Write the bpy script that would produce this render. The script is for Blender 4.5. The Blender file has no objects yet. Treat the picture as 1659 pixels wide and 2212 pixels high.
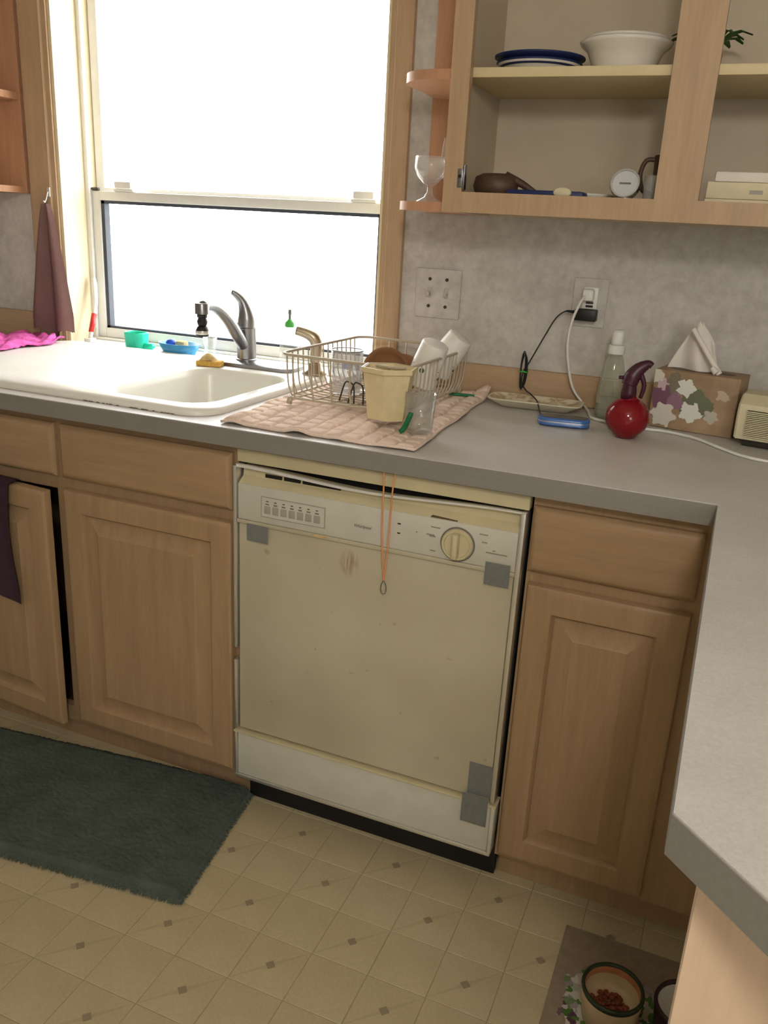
import bpy, bmesh, math, random
from mathutils import Vector, Matrix
random.seed(7)
S = bpy.context.scene
C = S.collection
PI = math.pi

# ------------------------------------------------------------------ camera
cam_data = bpy.data.cameras.new('camera')
cam = bpy.data.objects.new('camera', cam_data)
C.objects.link(cam)
S.camera = cam
yaw, pitch, roll, FPX = 0.377705, 0.326176, 0.054243, 1839.53
fw = Vector((-math.sin(yaw) * math.cos(pitch), math.cos(yaw) * math.cos(pitch), -math.sin(pitch)))
rt = Vector((math.cos(yaw), math.sin(yaw), 0))
up = rt.cross(fw)
rt2 = math.cos(roll) * rt + math.sin(roll) * up
up2 = -math.sin(roll) * rt + math.cos(roll) * up
M = Matrix((rt2, up2, -fw)).transposed().to_4x4()
M.translation = Vector((0.8988, -1.4146, 1.3139))
cam.matrix_world = M
cam_data.sensor_fit = 'HORIZONTAL'
cam_data.sensor_width = 36.0
cam_data.lens = FPX / 1659.0 * 36.0
cam_data.clip_start = 0.02

# ------------------------------------------------------------------ world: even bright overcast sky
SKY = 9.2
world = bpy.data.worlds.new('sky')
S.world = world
world.use_nodes = True
bg = world.node_tree.nodes['Background']
bg.inputs[0].default_value = (0.97, 0.985, 1.0, 1)
bg.inputs[1].default_value = SKY
S.view_settings.view_transform = 'Standard'
S.view_settings.look = 'None'
S.view_settings.exposure = 0.0
S.view_settings.gamma = 1.0
S.view_settings.use_curve_mapping = False
S.cycles.max_bounces = 6
S.cycles.diffuse_bounces = 3
S.cycles.glossy_bounces = 3


def portal(name, loc, rot, sx, sy):
    l = bpy.data.lights.new(name, 'AREA')
    l.shape = 'RECTANGLE'; l.size = sx; l.size_y = sy
    l.cycles.is_portal = True
    o = bpy.data.objects.new(name, l); C.objects.link(o)
    o.location = loc; o.rotation_euler = rot
    return o


WALL = 0.69
WX0, WX1, WZ0, WZ1 = -1.02, 0.022, 0.918, 2.05        # kitchen window opening
RX0, RX1, RZ0, RZ1 = 2.05, 3.0, 0.90, 2.05           # window behind the camera
REAR = -3.5
portal('kitchen_window_portal', ((WX0 + WX1) / 2, 0.90, (WZ0 + WZ1) / 2), (-PI / 2, 0, 0), WX1 - WX0, WZ1 - WZ0)
portal('rear_window_portal', ((RX0 + RX1) / 2, REAR - 0.16, (RZ0 + RZ1) / 2), (PI / 2, 0, 0), RX1 - RX0, RZ1 - RZ0)

# ------------------------------------------------------------------ materials
def srgb(r, g, b):
    f = lambda c: ((c / 255.0 + 0.055) / 1.055) ** 2.4 if c > 10 else c / 255.0 / 12.92
    return (f(r), f(g), f(b), 1)


MATS = {}


class NT:
    def __init__(s, name):
        s.m = bpy.data.materials.new(name); s.m.use_nodes = True
        s.t = s.m.node_tree; s.b = s.t.nodes['Principled BSDF']
        MATS[name] = s.m

    def n(s, typ, **kw):
        x = s.t.nodes.new(typ)
        for k, v in kw.items():
            setattr(x, k, v)
        return x

    def l(s, a, b):
        s.t.links.new(a, b)

    def coord(s, scale=(1, 1, 1), rot=(0, 0, 0), loc=(0, 0, 0)):
        tc = s.n('ShaderNodeTexCoord'); mp = s.n('ShaderNodeMapping')
        mp.inputs['Scale'].default_value = scale
        mp.inputs['Rotation'].default_value = rot
        mp.inputs['Location'].default_value = loc
        s.l(tc.outputs['Object'], mp.inputs[0])
        return mp.outputs[0]

    def noise(s, vec, scale, detail=4, rough=0.55):
        x = s.n('ShaderNodeTexNoise')
        x.inputs['Scale'].default_value = scale; x.inputs['Detail'].default_value = detail
        x.inputs['Roughness'].default_value = rough
        s.l(vec, x.inputs['Vector'])
        return x.outputs['Fac']

    def ramp(s, fac, stops):
        r = s.n('ShaderNodeValToRGB')
        e = r.color_ramp.elements
        while len(e) < len(stops):
            e.new(0.5)
        for i, (p, c) in enumerate(stops):
            e[i].position = p; e[i].color = c
        s.l(fac, r.inputs[0])
        return r.outputs[0]

    def mix(s, fac, a, b, typ='MIX'):
        x = s.n('ShaderNodeMix', data_type='RGBA', blend_type=typ)
        for i, v in ((0, fac), (6, a), (7, b)):
            if hasattr(v, 'is_output') or hasattr(v, 'links'):
                s.l(v, x.inputs[i])
            else:
                x.inputs[i].default_value = v
        return x.outputs[2]

    def math(s, op, a, b=0.0, clamp=False):
        x = s.n('ShaderNodeMath', operation=op, use_clamp=clamp)
        for i, v in ((0, a), (1, b)):
            if hasattr(v, 'links'):
                s.l(v, x.inputs[i])
            else:
                x.inputs[i].default_value = v
        return x.outputs[0]

    def base(s, c):
        if hasattr(c, 'links'):
            s.l(c, s.b.inputs['Base Color'])
        else:
            s.b.inputs['Base Color'].default_value = c

    def bump(s, h, strength=0.2, dist=0.002):
        x = s.n('ShaderNodeBump')
        x.inputs['Strength'].default_value = strength; x.inputs['Distance'].default_value = dist
        s.l(h, x.inputs['Height'])
        s.l(x.outputs[0], s.b.inputs['Normal'])


def simple(name, c, rough=0.5, metal=0.0, var=0.06, vs=40.0, spec=0.5, trans=0.0, ior=1.45, alpha=1.0):
    """plain material with a faint mottling so nothing is perfectly uniform"""
    t = NT(name)
    if var > 0:
        f = t.noise(t.coord(), vs, 3)
        lo = tuple(x * (1 - var) for x in c[:3]) + (1,)
        hi = tuple(min(1, x * (1 + var)) for x in c[:3]) + (1,)
        t.base(t.ramp(f, [(0.3, lo), (0.7, hi)]))
    else:
        t.base(c)
    t.b.inputs['Roughness'].default_value = rough
    t.b.inputs['Metallic'].default_value = metal
    t.b.inputs['Specular IOR Level'].default_value = spec
    t.b.inputs['Transmission Weight'].default_value = trans
    t.b.inputs['IOR'].default_value = ior
    t.b.inputs['Alpha'].default_value = alpha
    return t.m


def wood(name, c, axis='z', rough=0.45, contrast=0.12):
    t = NT(name)
    sc = {'z': (14, 14, 1.2), 'x': (1.2, 14, 14), 'y': (14, 1.2, 14)}[axis]
    v = t.coord(sc)
    f = t.noise(v, 3.0, 6, 0.6)
    g = t.noise(v, 14.0, 3, 0.6)
    h = t.math('ADD', t.math('MULTIPLY', f, 0.65), t.math('MULTIPLY', g, 0.35))
    lo = tuple(x * (1 - contrast) for x in c[:3]) + (1,)
    hi = tuple(min(1, x * (1 + contrast * .7)) for x in c[:3]) + (1,)
    t.base(t.ramp(h, [(0.35, lo), (0.65, hi)]))
    t.b.inputs['Roughness'].default_value = rough
    t.b.inputs['Specular IOR Level'].default_value = 0.35
    t.bump(h, 0.08, 0.001)
    return t.m


WOOD = srgb(192, 162, 128)
wood('wood_v', WOOD, 'z')
wood('wood_h', WOOD, 'x')
wood('wood_frame', srgb(162, 133, 101), 'z')
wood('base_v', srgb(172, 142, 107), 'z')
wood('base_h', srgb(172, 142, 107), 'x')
wood('wood_pink', srgb(200, 152, 118), 'z')
wood('wood_panel_lit', srgb(222, 194, 164), 'z', 0.5, 0.06)  # cabinet wood made paler: front light on the panel put into its colour
wood('wood_jamb_lit', srgb(232, 216, 182), 'z', 0.5, 0.05)  # jamb wood made paler: window glare put into its colour
simple('interior', srgb(208, 193, 168), 0.6, var=0.04, vs=12)
simple('cream_shelf', srgb(226, 208, 164), 0.5, var=0.03)
simple('gap_shade', srgb(22, 20, 18), 0.9, var=0.1)  # near-black colour standing in for shade in the gap under the counter

# wallpaper: mottled grey beige
t = NT('wallpaper')
v = t.coord()
a = t.noise(v, 9, 5, 0.6); b = t.noise(v, 45, 4, 0.6)
h = t.math('ADD', t.math('MULTIPLY', a, 0.55), t.math('MULTIPLY', b, 0.45))
t.base(t.ramp(h, [(0.36, srgb(186, 179, 170)), (0.52, srgb(206, 200, 191)), (0.66, srgb(219, 213, 205))]))
t.b.inputs['Roughness'].default_value = 0.75
t.bump(b, 0.1, 0.001)
simple('plaster', srgb(205, 200, 190), 0.85, var=0.03, vs=6)
simple('ceiling_white', srgb(228, 222, 208), 0.9, var=0.02, vs=6)

# laminate
t = NT('laminate')
v = t.coord()
a = t.noise(v, 260, 2, 0.6); b = t.noise(v, 6, 3)
h = t.math('ADD', t.math('MULTIPLY', a, 0.5), t.math('MULTIPLY', b, 0.5))
t.base(t.ramp(h, [(0.35, srgb(196, 190, 183)), (0.65, srgb(212, 207, 201))]))
t.b.inputs['Roughness'].default_value = 0.36
t.b.inputs['Specular IOR Level'].default_value = 0.5
t = NT('laminate_edge_shaded')  # same laminate, darkened: shade on the edge faces put into the colour
a = t.noise(t.coord(), 200, 2)
t.base(t.ramp(a, [(0.3, srgb(137, 132, 125)), (0.7, srgb(143, 138, 131))]))
t.b.inputs['Roughness'].default_value = 0.5

# vinyl floor
PITCH = 0.1143
FX, FY = 0.1225, -0.2795
def vinyl(name, diag):
    t = NT(name)
    v = t.coord()
    a = t.noise(v, 5, 4); b = t.noise(v, 160, 3)
    h = t.math('ADD', t.math('MULTIPLY', a, 0.6), t.math('MULTIPLY', b, 0.4))
    col = t.ramp(h, [(0.35, srgb(186, 170, 134)), (0.65, srgb(203, 188, 152))])
    if diag:
        sp = t.n('ShaderNodeSeparateXYZ'); t.l(v, sp.inputs[0])
        d = t.math('ABSOLUTE', t.math('SUBTRACT', sp.outputs[0], sp.outputs[1]))
        r = t.math('ABSOLUTE', t.math('ADD', sp.outputs[0], sp.outputs[1]))
        wd = t.math('SUBTRACT', 0.0062, t.math('MULTIPLY', r, 0.05))
        mk = t.math('LESS_THAN', d, wd)
        col = t.mix(t.math('MULTIPLY', mk, 0.32), col, srgb(158, 144, 112))
    t.base(col)
    t.b.inputs['Roughness'].default_value = 0.42
    return t.m
vinyl('vinyl', False); vinyl('vinyl_diag', True)
simple('vinyl_joint', srgb(164, 149, 117), 0.6)
simple('vinyl_inlay', srgb(152, 138, 112), 0.5)
# plain floor sheet: same squares as the built tiles, in print
t = NT('vinyl_sheet')
v = t.coord()
sp = t.n('ShaderNodeSeparateXYZ'); t.l(v, sp.inputs[0])
def cell(o, off):
    m = t.math('FRACT', t.math('DIVIDE', t.math('SUBTRACT', o, off - 40 * PITCH), PITCH))
    return t.math('LESS_THAN', m, 0.018)
mk = t.math('MAXIMUM', cell(sp.outputs[0], FX - .001), cell(sp.outputs[1], FY - .001))
a = t.noise(v, 5, 4)
t.base(t.mix(mk, t.ramp(a, [(0.35, srgb(186, 170, 134)), (0.65, srgb(203, 188, 152))]), srgb(152, 138, 108)))
t.b.inputs['Roughness'].default_value = 0.42

simple('white_vinyl', srgb(238, 237, 230), 0.4, var=0.02)
simple('gasket', srgb(70, 74, 84), 0.6)
t = NT('pane')
nt = t.t
tr = t.n('ShaderNodeBsdfTransparent'); gl = t.n('ShaderNodeBsdfGlossy'); mx = t.n('ShaderNodeMixShader')
gl.inputs['Roughness'].default_value = 0.02
mx.inputs[0].default_value = 0.05
t.l(tr.outputs[0], mx.inputs[1]); t.l(gl.outputs[0], mx.inputs[2])
t.l(mx.outputs[0], nt.nodes['Material Output'].inputs[0])
simple('concrete', srgb(196, 192, 182), 0.9, var=0.1, vs=3)

# dishwasher enamel with grease stains
t = NT('enamel_cream')
v = t.coord()
a = t.noise(v, 4, 4); b = t.noise(v, 26, 4, 0.7)
col = t.ramp(a, [(0.35, srgb(190, 180, 152)), (0.65, srgb(202, 193, 166))])
spot = t.ramp(t.noise(v, 38, 2, 0.5), [(0.715, (0, 0, 0, 1)), (0.76, (1, 1, 1, 1))])
col = t.mix(t.math('MULTIPLY', spot, 0.4), col, srgb(140, 108, 70))
sp = t.n('ShaderNodeSeparateXYZ'); t.l(t.coord(loc=(0.041, 0, -0.672)), sp.inputs[0])
dx = t.math('POWER', t.math('DIVIDE', sp.outputs[0], 0.024), 2.0)
dz = t.math('POWER', t.math('DIVIDE', sp.outputs[2], 0.032), 2.0)
drip = t.noise(t.coord((70, 1, 9)), 1.6, 3)
mk = t.math('MULTIPLY', t.math('SUBTRACT', 1.0, t.math('ADD', dx, dz), True), t.ramp(drip, [(0.45, (0, 0, 0, 1)), (0.6, (1, 1, 1, 1))]), True)
col = t.mix(t.math('MULTIPLY', mk, 0.75), col, srgb(148, 112, 72))
t.base(col)
t.b.inputs['Roughness'].default_value = 0.3
simple('enamel_yellow', srgb(212, 199, 160), 0.35, var=0.06, vs=14)
simple('enamel_white', srgb(208, 204, 188), 0.38, var=0.04, vs=20)
simple('print_grey', srgb(118, 112, 104), 0.6, var=0)
simple('print_pale', srgb(150, 145, 132), 0.6, var=0)
simple('button_grey', srgb(168, 163, 150), 0.5, var=0.03)
simple('black_plastic', srgb(26, 25, 26), 0.45)
simple('chrome', srgb(226, 224, 218), 0.3, 0.85, var=0.02)
simple('chrome_highlight', srgb(236, 234, 228), 0.35, 0.25, var=0.02)  # chrome whitened: its highlight is put into the base colour
simple('steel', srgb(150, 150, 152), 0.32, 1.0, var=0.04)
simple('nickel', srgb(186, 172, 150), 0.35, 1.0, var=0.04)
simple('tape', srgb(124, 126, 122), 0.5, var=0.1, vs=90)
simple('orange_cord', srgb(232, 160, 108), 0.7)
simple('enamel_sink', srgb(240, 237, 226), 0.25, var=0.015, vs=8)
simple('grime', srgb(96, 78, 58), 0.8, var=0.4, vs=120)
simple('caddy_cream', srgb(226, 208, 162), 0.4)
simple('wire_cream', srgb(190, 177, 152), 0.4)
simple('wire_dark', srgb(66, 58, 48), 0.5)
simple('cup_brown', srgb(140, 100, 66), 0.35)
simple('blue_plastic', srgb(40, 84, 190), 0.35)
simple('blue_bowl', srgb(76, 160, 214), 0.3)
simple('teal_plastic', srgb(40, 208, 172), 0.35)
simple('green_plastic', srgb(20, 112, 66), 0.4)
simple('green_cap', srgb(76, 176, 76), 0.4)
simple('leaf_green', srgb(66, 112, 60), 0.6, var=0.2)
simple('sponge', srgb(214, 168, 84), 0.95, var=0.2, vs=160)
simple('tan_scrub', srgb(206, 178, 124), 0.95, var=0.2, vs=120)
simple('white_plastic', srgb(238, 236, 228), 0.35, var=0.02)
simple('red_plastic', srgb(206, 46, 40), 0.4)
simple('paper_white', srgb(238, 230, 220), 0.8, var=0.02)
simple('cream_paper', srgb(226, 214, 180), 0.7, var=0.03)
simple('heater_beige', srgb(216, 206, 170), 0.45, var=0.03)
simple('heater_dark', srgb(50, 46, 36), 0.7)
simple('phone_blue', srgb(70, 112, 178), 0.25)
simple('phone_silver', srgb(196, 202, 214), 0.25, 0.8, var=0.02)
simple('phone_dark', srgb(72, 66, 70), 0.25)
simple('red_glass', srgb(132, 14, 24), 0.12, var=0.05, vs=10)
simple('plum_plastic', srgb(70, 28, 44), 0.35)
simple('silver', srgb(190, 190, 192), 0.25, 0.9, var=0.03)
simple('dial_face', srgb(206, 206, 206), 0.4, var=0.02)
simple('navy', srgb(30, 44, 92), 0.5)
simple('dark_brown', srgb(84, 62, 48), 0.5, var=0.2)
simple('china', srgb(234, 228, 216), 0.2, var=0.02)
simple('kibble', srgb(134, 70, 44), 0.8, var=0.35, vs=60)
simple('terracotta', srgb(196, 132, 92), 0.5, var=0.1)
simple('bowl_cream', srgb(214, 190, 150), 0.4, var=0.06)
simple('tray_cream', srgb(228, 218, 192), 0.3, var=0.03)
simple('bowl_green', srgb(44, 54, 34), 0.35, var=0.2)
simple('bowl_dark', srgb(52, 30, 32), 0.35, var=0.2)
simple('plate_clear', srgb(196, 188, 174), 0.3, var=0.05)


def glass(name, c=(1, 1, 1, 1), rough=0.02, op=0.16, spec=0.14):
    """thin clear wall: mostly see-through, with gloss and a slight tint"""
    t = NT(name)
    tr = t.n('ShaderNodeBsdfTransparent'); tr.inputs[0].default_value = c
    gl = t.n('ShaderNodeBsdfGlossy'); gl.inputs['Roughness'].default_value = rough
    df = t.n('ShaderNodeBsdfDiffuse'); df.inputs[0].default_value = (0.8, 0.8, 0.78, 1)
    fr = t.n('ShaderNodeLayerWeight'); fr.inputs[0].default_value = 0.35
    m1 = t.n('ShaderNodeMixShader'); m2 = t.n('ShaderNodeMixShader')
    m2.inputs[0].default_value = op
    t.l(t.math('ADD', t.math('MULTIPLY', fr.outputs['Facing'], 0.5), spec - .1, True), m1.inputs[0])
    t.l(tr.outputs[0], m1.inputs[1]); t.l(gl.outputs[0], m1.inputs[2])
    t.l(m1.outputs[0], m2.inputs[1]); t.l(df.outputs[0], m2.inputs[2])
    t.l(m2.outputs[0], t.t.nodes['Material Output'].inputs[0])
    return t.m


glass('clear_glass'); glass('clear_plastic', (0.97, 0.98, 0.96, 1), 0.08, 0.10)
glass('green_tint', (0.86, 0.90, 0.76, 1), 0.08, 0.2)


def cloth(name, c, vs=300, var=0.12, big=8):
    t = NT(name)
    v = t.coord()
    a = t.noise(v, vs, 3); b = t.noise(v, big, 3)
    h = t.math('ADD', t.math('MULTIPLY', a, 0.5), t.math('MULTIPLY', b, 0.5))
    lo = tuple(x * (1 - var) for x in c[:3]) + (1,); hi = tuple(min(1, x * (1 + var)) for x in c[:3]) + (1,)
    t.base(t.ramp(h, [(0.3, lo), (0.7, hi)]))
    t.b.inputs['Roughness'].default_value = 0.95
    t.b.inputs['Specular IOR Level'].default_value = 0.1
    t.bump(a, 0.35, 0.002)
    return t.m


cloth('cloth_tan', srgb(238, 214, 197))
cloth('towel_mauve', srgb(128, 98, 94))
cloth('towel_dark', srgb(70, 52, 62))
cloth('cloth_pink', srgb(216, 98, 164), vs=120, var=0.5, big=28)
cloth('rug_teal', srgb(88, 96, 86), vs=420, var=0.3, big=14)

# pet mat: grey brown with a printed bouquet
t = NT('mat_print')
v = t.coord()
base = t.ramp(t.noise(v, 60, 4), [(0.3, srgb(142, 126, 107)), (0.7, srgb(158, 141, 121))])
vo = t.n('ShaderNodeTexVoronoi'); vo.inputs['Scale'].default_value = 62
nv = t.n('ShaderNodeTexNoise'); nv.inputs['Scale'].default_value = 55; t.l(v, nv.inputs['Vector'])
vv = t.n('ShaderNodeVectorMath', operation='MULTIPLY_ADD')
t.l(nv.outputs['Color'], vv.inputs[0]); vv.inputs[1].default_value = (0.035, 0.035, 0.035); t.l(v, vv.inputs[2])
t.l(vv.outputs[0], vo.inputs['Vector'])
pet = t.ramp(vo.outputs['Color'], [(0.0, srgb(70, 110, 44)), (0.32, srgb(84, 124, 52)), (0.45, srgb(190, 184, 170)), (0.62, srgb(206, 200, 190)), (0.8, srgb(92, 58, 78))])
sp = t.n('ShaderNodeSeparateXYZ'); t.l(v, sp.inputs[0])
d = t.math('SQRT', t.math('ADD', t.math('POWER', sp.outputs[0], 2.0), t.math('POWER', sp.outputs[1], 2.0)))
d = t.math('ADD', d, t.math('MULTIPLY', t.math('SUBTRACT', t.noise(v, 26, 3), 0.5), 0.06))
t.base(t.mix(t.math('LESS_THAN', d, 0.094), base, pet))
t.b.inputs['Roughness'].default_value = 0.8

# tissue carton: brown with printed white, plum and green flowers on its front
t = NT('carton_print')
v = t.coord()
col = t.ramp(t.noise(v, 14, 3), [(0.35, srgb(150, 122, 92)), (0.7, srgb(182, 154, 122))])
sp = t.n('ShaderNodeSeparateXYZ'); t.l(v, sp.inputs[0])
front = t.math('LESS_THAN', sp.outputs[1], 0.001)
nz = t.math('MULTIPLY', t.math('SUBTRACT', t.noise(v, 90, 4), 0.5), 0.024)
for cx, cz, R_, pet, ph_, cc in ((.095, .062, .040, 3, .4, srgb(112, 116, 90)), (.045, .095, .030, 4, .2, srgb(126, 118, 96)),
                                 (.022, .070, .030, 4, .9, srgb(124, 84, 104)), (.052, .062, .020, 3, 1.4, srgb(150, 112, 130)),
                                 (.020, .098, .014, 5, .1, srgb(206, 176, 186)), (.072, .096, .021, 5, .3, srgb(228, 228, 214)),
                                 (.030, .030, .029, 6, .7, srgb(222, 214, 202)), (.088, .043, .025, 5, 1.1, srgb(232, 231, 220)),
                                 (.132, .040, .016, 5, .5, srgb(196, 190, 172)), (.150, .088, .014, 2, .6, srgb(196, 176, 150)), (.004, .115, .018, 4, .2, srgb(218, 214, 198))):
    dx = t.math('SUBTRACT', sp.outputs[0], cx); dz = t.math('SUBTRACT', sp.outputs[2], cz)
    rr = t.math('ADD', t.math('SQRT', t.math('ADD', t.math('MULTIPLY', dx, dx), t.math('MULTIPLY', dz, dz))), nz)
    an = t.math('ARCTAN2', dz, dx)
    lim = t.math('MULTIPLY', t.math('ADD', t.math('MULTIPLY', t.math('COSINE', t.math('ADD', t.math('MULTIPLY', an, pet), ph_)), 0.13), 0.87), R_)
    mk = t.math('MULTIPLY', t.math('LESS_THAN', rr, lim), front)
    col = t.mix(mk, col, cc)
t.base(col)
t.b.inputs['Roughness'].default_value = 0.6

# cups with a small printed dot border
t = NT('cup_print')
v = t.coord()
vo = t.n('ShaderNodeTexVoronoi'); vo.inputs['Scale'].default_value = 60; t.l(v, vo.inputs['Vector'])
sp = t.n('ShaderNodeSeparateXYZ'); t.l(v, sp.inputs[0])
band = t.math('MULTIPLY', t.math('GREATER_THAN', sp.outputs[2], 0.024), t.math('LESS_THAN', sp.outputs[2], 0.046))
dot = t.math('MULTIPLY', t.math('LESS_THAN', vo.outputs['Distance'], 0.36), band)
t.base(t.mix(dot, srgb(236, 232, 222), t.ramp(vo.outputs['Color'], [(0.3, srgb(150, 60, 60)), (0.7, srgb(80, 96, 74))])))
t.b.inputs['Roughness'].default_value = 0.4

# dish with leaf print
t = NT('tray_print')
f = t.noise(t.coord((1, 2.4, 1)), 22, 3, 0.6)
t.base(t.ramp(f, [(0.45, srgb(224, 214, 184)), (0.56, srgb(176, 150, 108)), (0.62, srgb(214, 200, 166))]))
t.b.inputs['Roughness'].default_value = 0.3


# ------------------------------------------------------------------ mesh helpers
class MB:
    def __init__(s):
        s.v = []; s.f = []

    def add(s, v, f):
        o = len(s.v)
        s.v += [tuple(p) for p in v]
        s.f += [tuple(i + o for i in q) for q in f]
        return s

    def box(s, x0, x1, y0, y1, z0, z1):
        v = [(x0, y0, z0), (x1, y0, z0), (x1, y1, z0), (x0, y1, z0), (x0, y0, z1), (x1, y0, z1), (x1, y1, z1), (x0, y1, z1)]
        return s.add(v, [(0, 3, 2, 1), (4, 5, 6, 7), (0, 1, 5, 4), (1, 2, 6, 5), (2, 3, 7, 6), (3, 0, 4, 7)])

    def bbox(s, x0, x1, y0, y1, z0, z1, r=0.003, seg=2):
        bm = bmesh.new()
        bmesh.ops.create_cube(bm, size=1)
        for q in bm.verts:
            q.co = Vector(((x0 + x1) / 2 + q.co.x * (x1 - x0), (y0 + y1) / 2 + q.co.y * (y1 - y0), (z0 + z1) / 2 + q.co.z * (z1 - z0)))
        bmesh.ops.bevel(bm, geom=bm.edges[:], offset=r, segments=seg, affect='EDGES', profile=0.5)
        bm.verts.index_update()
        s.add([q.co[:] for q in bm.verts], [[q.index for q in f.verts] for f in bm.faces])
        bm.free()
        return s

    def loft(s, loops, closed=True, cap0=False, cap1=False):
        n = len(loops[0]); v = []; f = []
        for L in loops:
            v += list(L)
        for i in range(len(loops) - 1):
            for j in range(n if closed else n - 1):
                k = (j + 1) % n
                f.append((i * n + j, i * n + k, (i + 1) * n + k, (i + 1) * n + j))
        if cap0:
            f.append(tuple(range(n - 1, -1, -1)))
        if cap1:
            f.append(tuple(range((len(loops) - 1) * n, len(loops) * n)))
        return s.add(v, f)

    def lathe(s, prof, c=(0, 0, 0), n=32, sx=1, sy=1, cap0=True, cap1=True):
        L = [[(c[0] + sx * r * math.cos(2 * PI * j / n), c[1] + sy * r * math.sin(2 * PI * j / n), c[2] + z) for j in range(n)] for r, z in prof]
        return s.loft(L, True, cap0, cap1)

    def tube(s, pts, r, n=8, smooth=0, caps=True):
        P = [Vector(p) for p in pts]
        R = list(r) if isinstance(r, (list, tuple)) else [r] * len(P)
        if smooth:
            Q = []; RR = []
            for i in range(len(P) - 1):
                p0 = P[max(i - 1, 0)]; p1 = P[i]; p2 = P[i + 1]; p3 = P[min(i + 2, len(P) - 1)]
                for k in range(smooth):
                    u = k / smooth
                    Q.append(0.5 * ((2 * p1) + (-p0 + p2) * u + (2 * p0 - 5 * p1 + 4 * p2 - p3) * u * u + (-p0 + 3 * p1 - 3 * p2 + p3) * u ** 3))
                    RR.append(R[i] * (1 - u) + R[i + 1] * u)
            Q.append(P[-1]); RR.append(R[-1])
            P = Q; R = RR
        T = []
        for i in range(len(P)):
            d = P[min(i + 1, len(P) - 1)] - P[max(i - 1, 0)]
            T.append(d.normalized() if d.length > 1e-9 else Vector((0, 0, 1)))
        ref = Vector((0, 0, 1)) if abs(T[0].z) < 0.9 else Vector((1, 0, 0))
        u = T[0].cross(ref).normalized()
        loops = []
        for i, p in enumerate(P):
            u = (u - T[i] * u.dot(T[i])).normalized()
            w = T[i].cross(u)
            loops.append([p + R[i] * (math.cos(2 * PI * j / n) * u + math.sin(2 * PI * j / n) * w) for j in range(n)])
        return s.loft(loops, True, caps, caps)

    def ring(s, pts, r, n=8):
        """closed tube"""
        P = [Vector(p) for p in pts]; m = len(P); v = []; f = []
        for i in range(m):
            d = (P[(i + 1) % m] - P[i - 1]).normalized()
            ref = Vector((0, 0, 1)) if abs(d.z) < 0.9 else Vector((1, 0, 0))
            u = d.cross(ref).normalized(); w = d.cross(u)
            v += [P[i] + r * (math.cos(2 * PI * j / n) * u + math.sin(2 * PI * j / n) * w) for j in range(n)]
        for i in range(m):
            for j in range(n):
                k = (j + 1) % n; q = (i + 1) % m
                f.append((i * n + j, q * n + j, q * n + k, i * n + k))
        return s.add(v, f)

    def prism(s, poly, z0, z1):
        """polygon in xy extruded in z"""
        n = len(poly)
        return s.loft([[(x, y, z0) for x, y in poly], [(x, y, z1) for x, y in poly]], True, True, True)

    def exx(s, prof, x0, x1):
        """profile in (y,z) extruded along x"""
        return s.loft([[(x0, y, z) for y, z in prof], [(x1, y, z) for y, z in prof]], True, True, True)

    def grid(s, fn, nu, nv, thick=0.0):
        top = [fn(i / nu, j / nv) for j in range(nv + 1) for i in range(nu + 1)]
        w = nu + 1
        f = [(j * w + i, j * w + i + 1, (j + 1) * w + i + 1, (j + 1) * w + i) for j in range(nv) for i in range(nu)]
        if not thick:
            return s.add(top, f)
        N = len(top)
        bot = [(p[0], p[1], p[2] - thick) for p in top]
        f += [(N + q[3], N + q[2], N + q[1], N + q[0]) for q in f]
        edge = [i for i in range(w)] + [j * w + nu for j in range(1, nv + 1)] + [nv * w + i for i in range(nu - 1, -1, -1)] + [j * w for j in range(nv - 1, 0, -1)]
        for k in range(len(edge)):
            a, b = edge[k], edge[(k + 1) % len(edge)]
            f.append((b, a, N + a, N + b))
        return s.add(top + bot, f)

    def move(s, m):
        s.v = [tuple(m @ Vector(p)) for p in s.v]
        return s


ROOTM = {}


def tag(o, label=None, cat=None, group=None, kind=None):
    if label: o['label'] = label
    if cat: o['category'] = cat
    if group: o['group'] = group
    if kind: o['kind'] = kind
    return o


def mesh_of(name, mb, m, smooth):
    me = bpy.data.meshes.new(name)
    me.from_pydata(mb.v, [], mb.f)
    bm = bmesh.new(); bm.from_mesh(me)
    bmesh.ops.recalc_face_normals(bm, faces=bm.faces[:])
    bm.to_mesh(me); bm.free()
    me.materials.append(MATS[m])
    if smooth:
        for p in me.polygons:
            p.use_smooth = True
        if smooth is not True:
            me.set_sharp_from_angle(angle=math.radians(smooth))
    return me


def obj(name, mb, m, parent=None, smooth=35, origin=None, local=False):
    """one mesh object; coordinates are world ones unless local"""
    me = mesh_of(name, mb, m, smooth)
    o = bpy.data.objects.new(name, me); C.objects.link(o)
    if parent is not None:
        o.parent = parent
        mw = ROOTM.get(parent.name, Matrix())
        if not local:
            me.transform(mw.inverted())
        ROOTM[o.name] = mw
    elif origin is not None:
        me.transform(Matrix.Translation(-Vector(origin)))
        o.location = origin
        ROOTM[o.name] = Matrix.Translation(Vector(origin))
    else:
        ROOTM[o.name] = Matrix()
    return o


def thing(name, loc, label, cat, group=None, rz=0.0, kind=None, rot=None):
    o = bpy.data.objects.new(name, None); C.objects.link(o)
    o.empty_display_size = 0.05
    o.location = loc
    o.rotation_euler = rot if rot else (0, 0, rz)
    ROOTM[o.name] = Matrix.Translation(Vector(loc)) @ o.rotation_euler.to_matrix().to_4x4()
    return tag(o, label, cat, group, kind)


def struct(name, mb, m, smooth=0):
    return tag(obj(name, mb, m, None, smooth), kind='structure')


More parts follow.
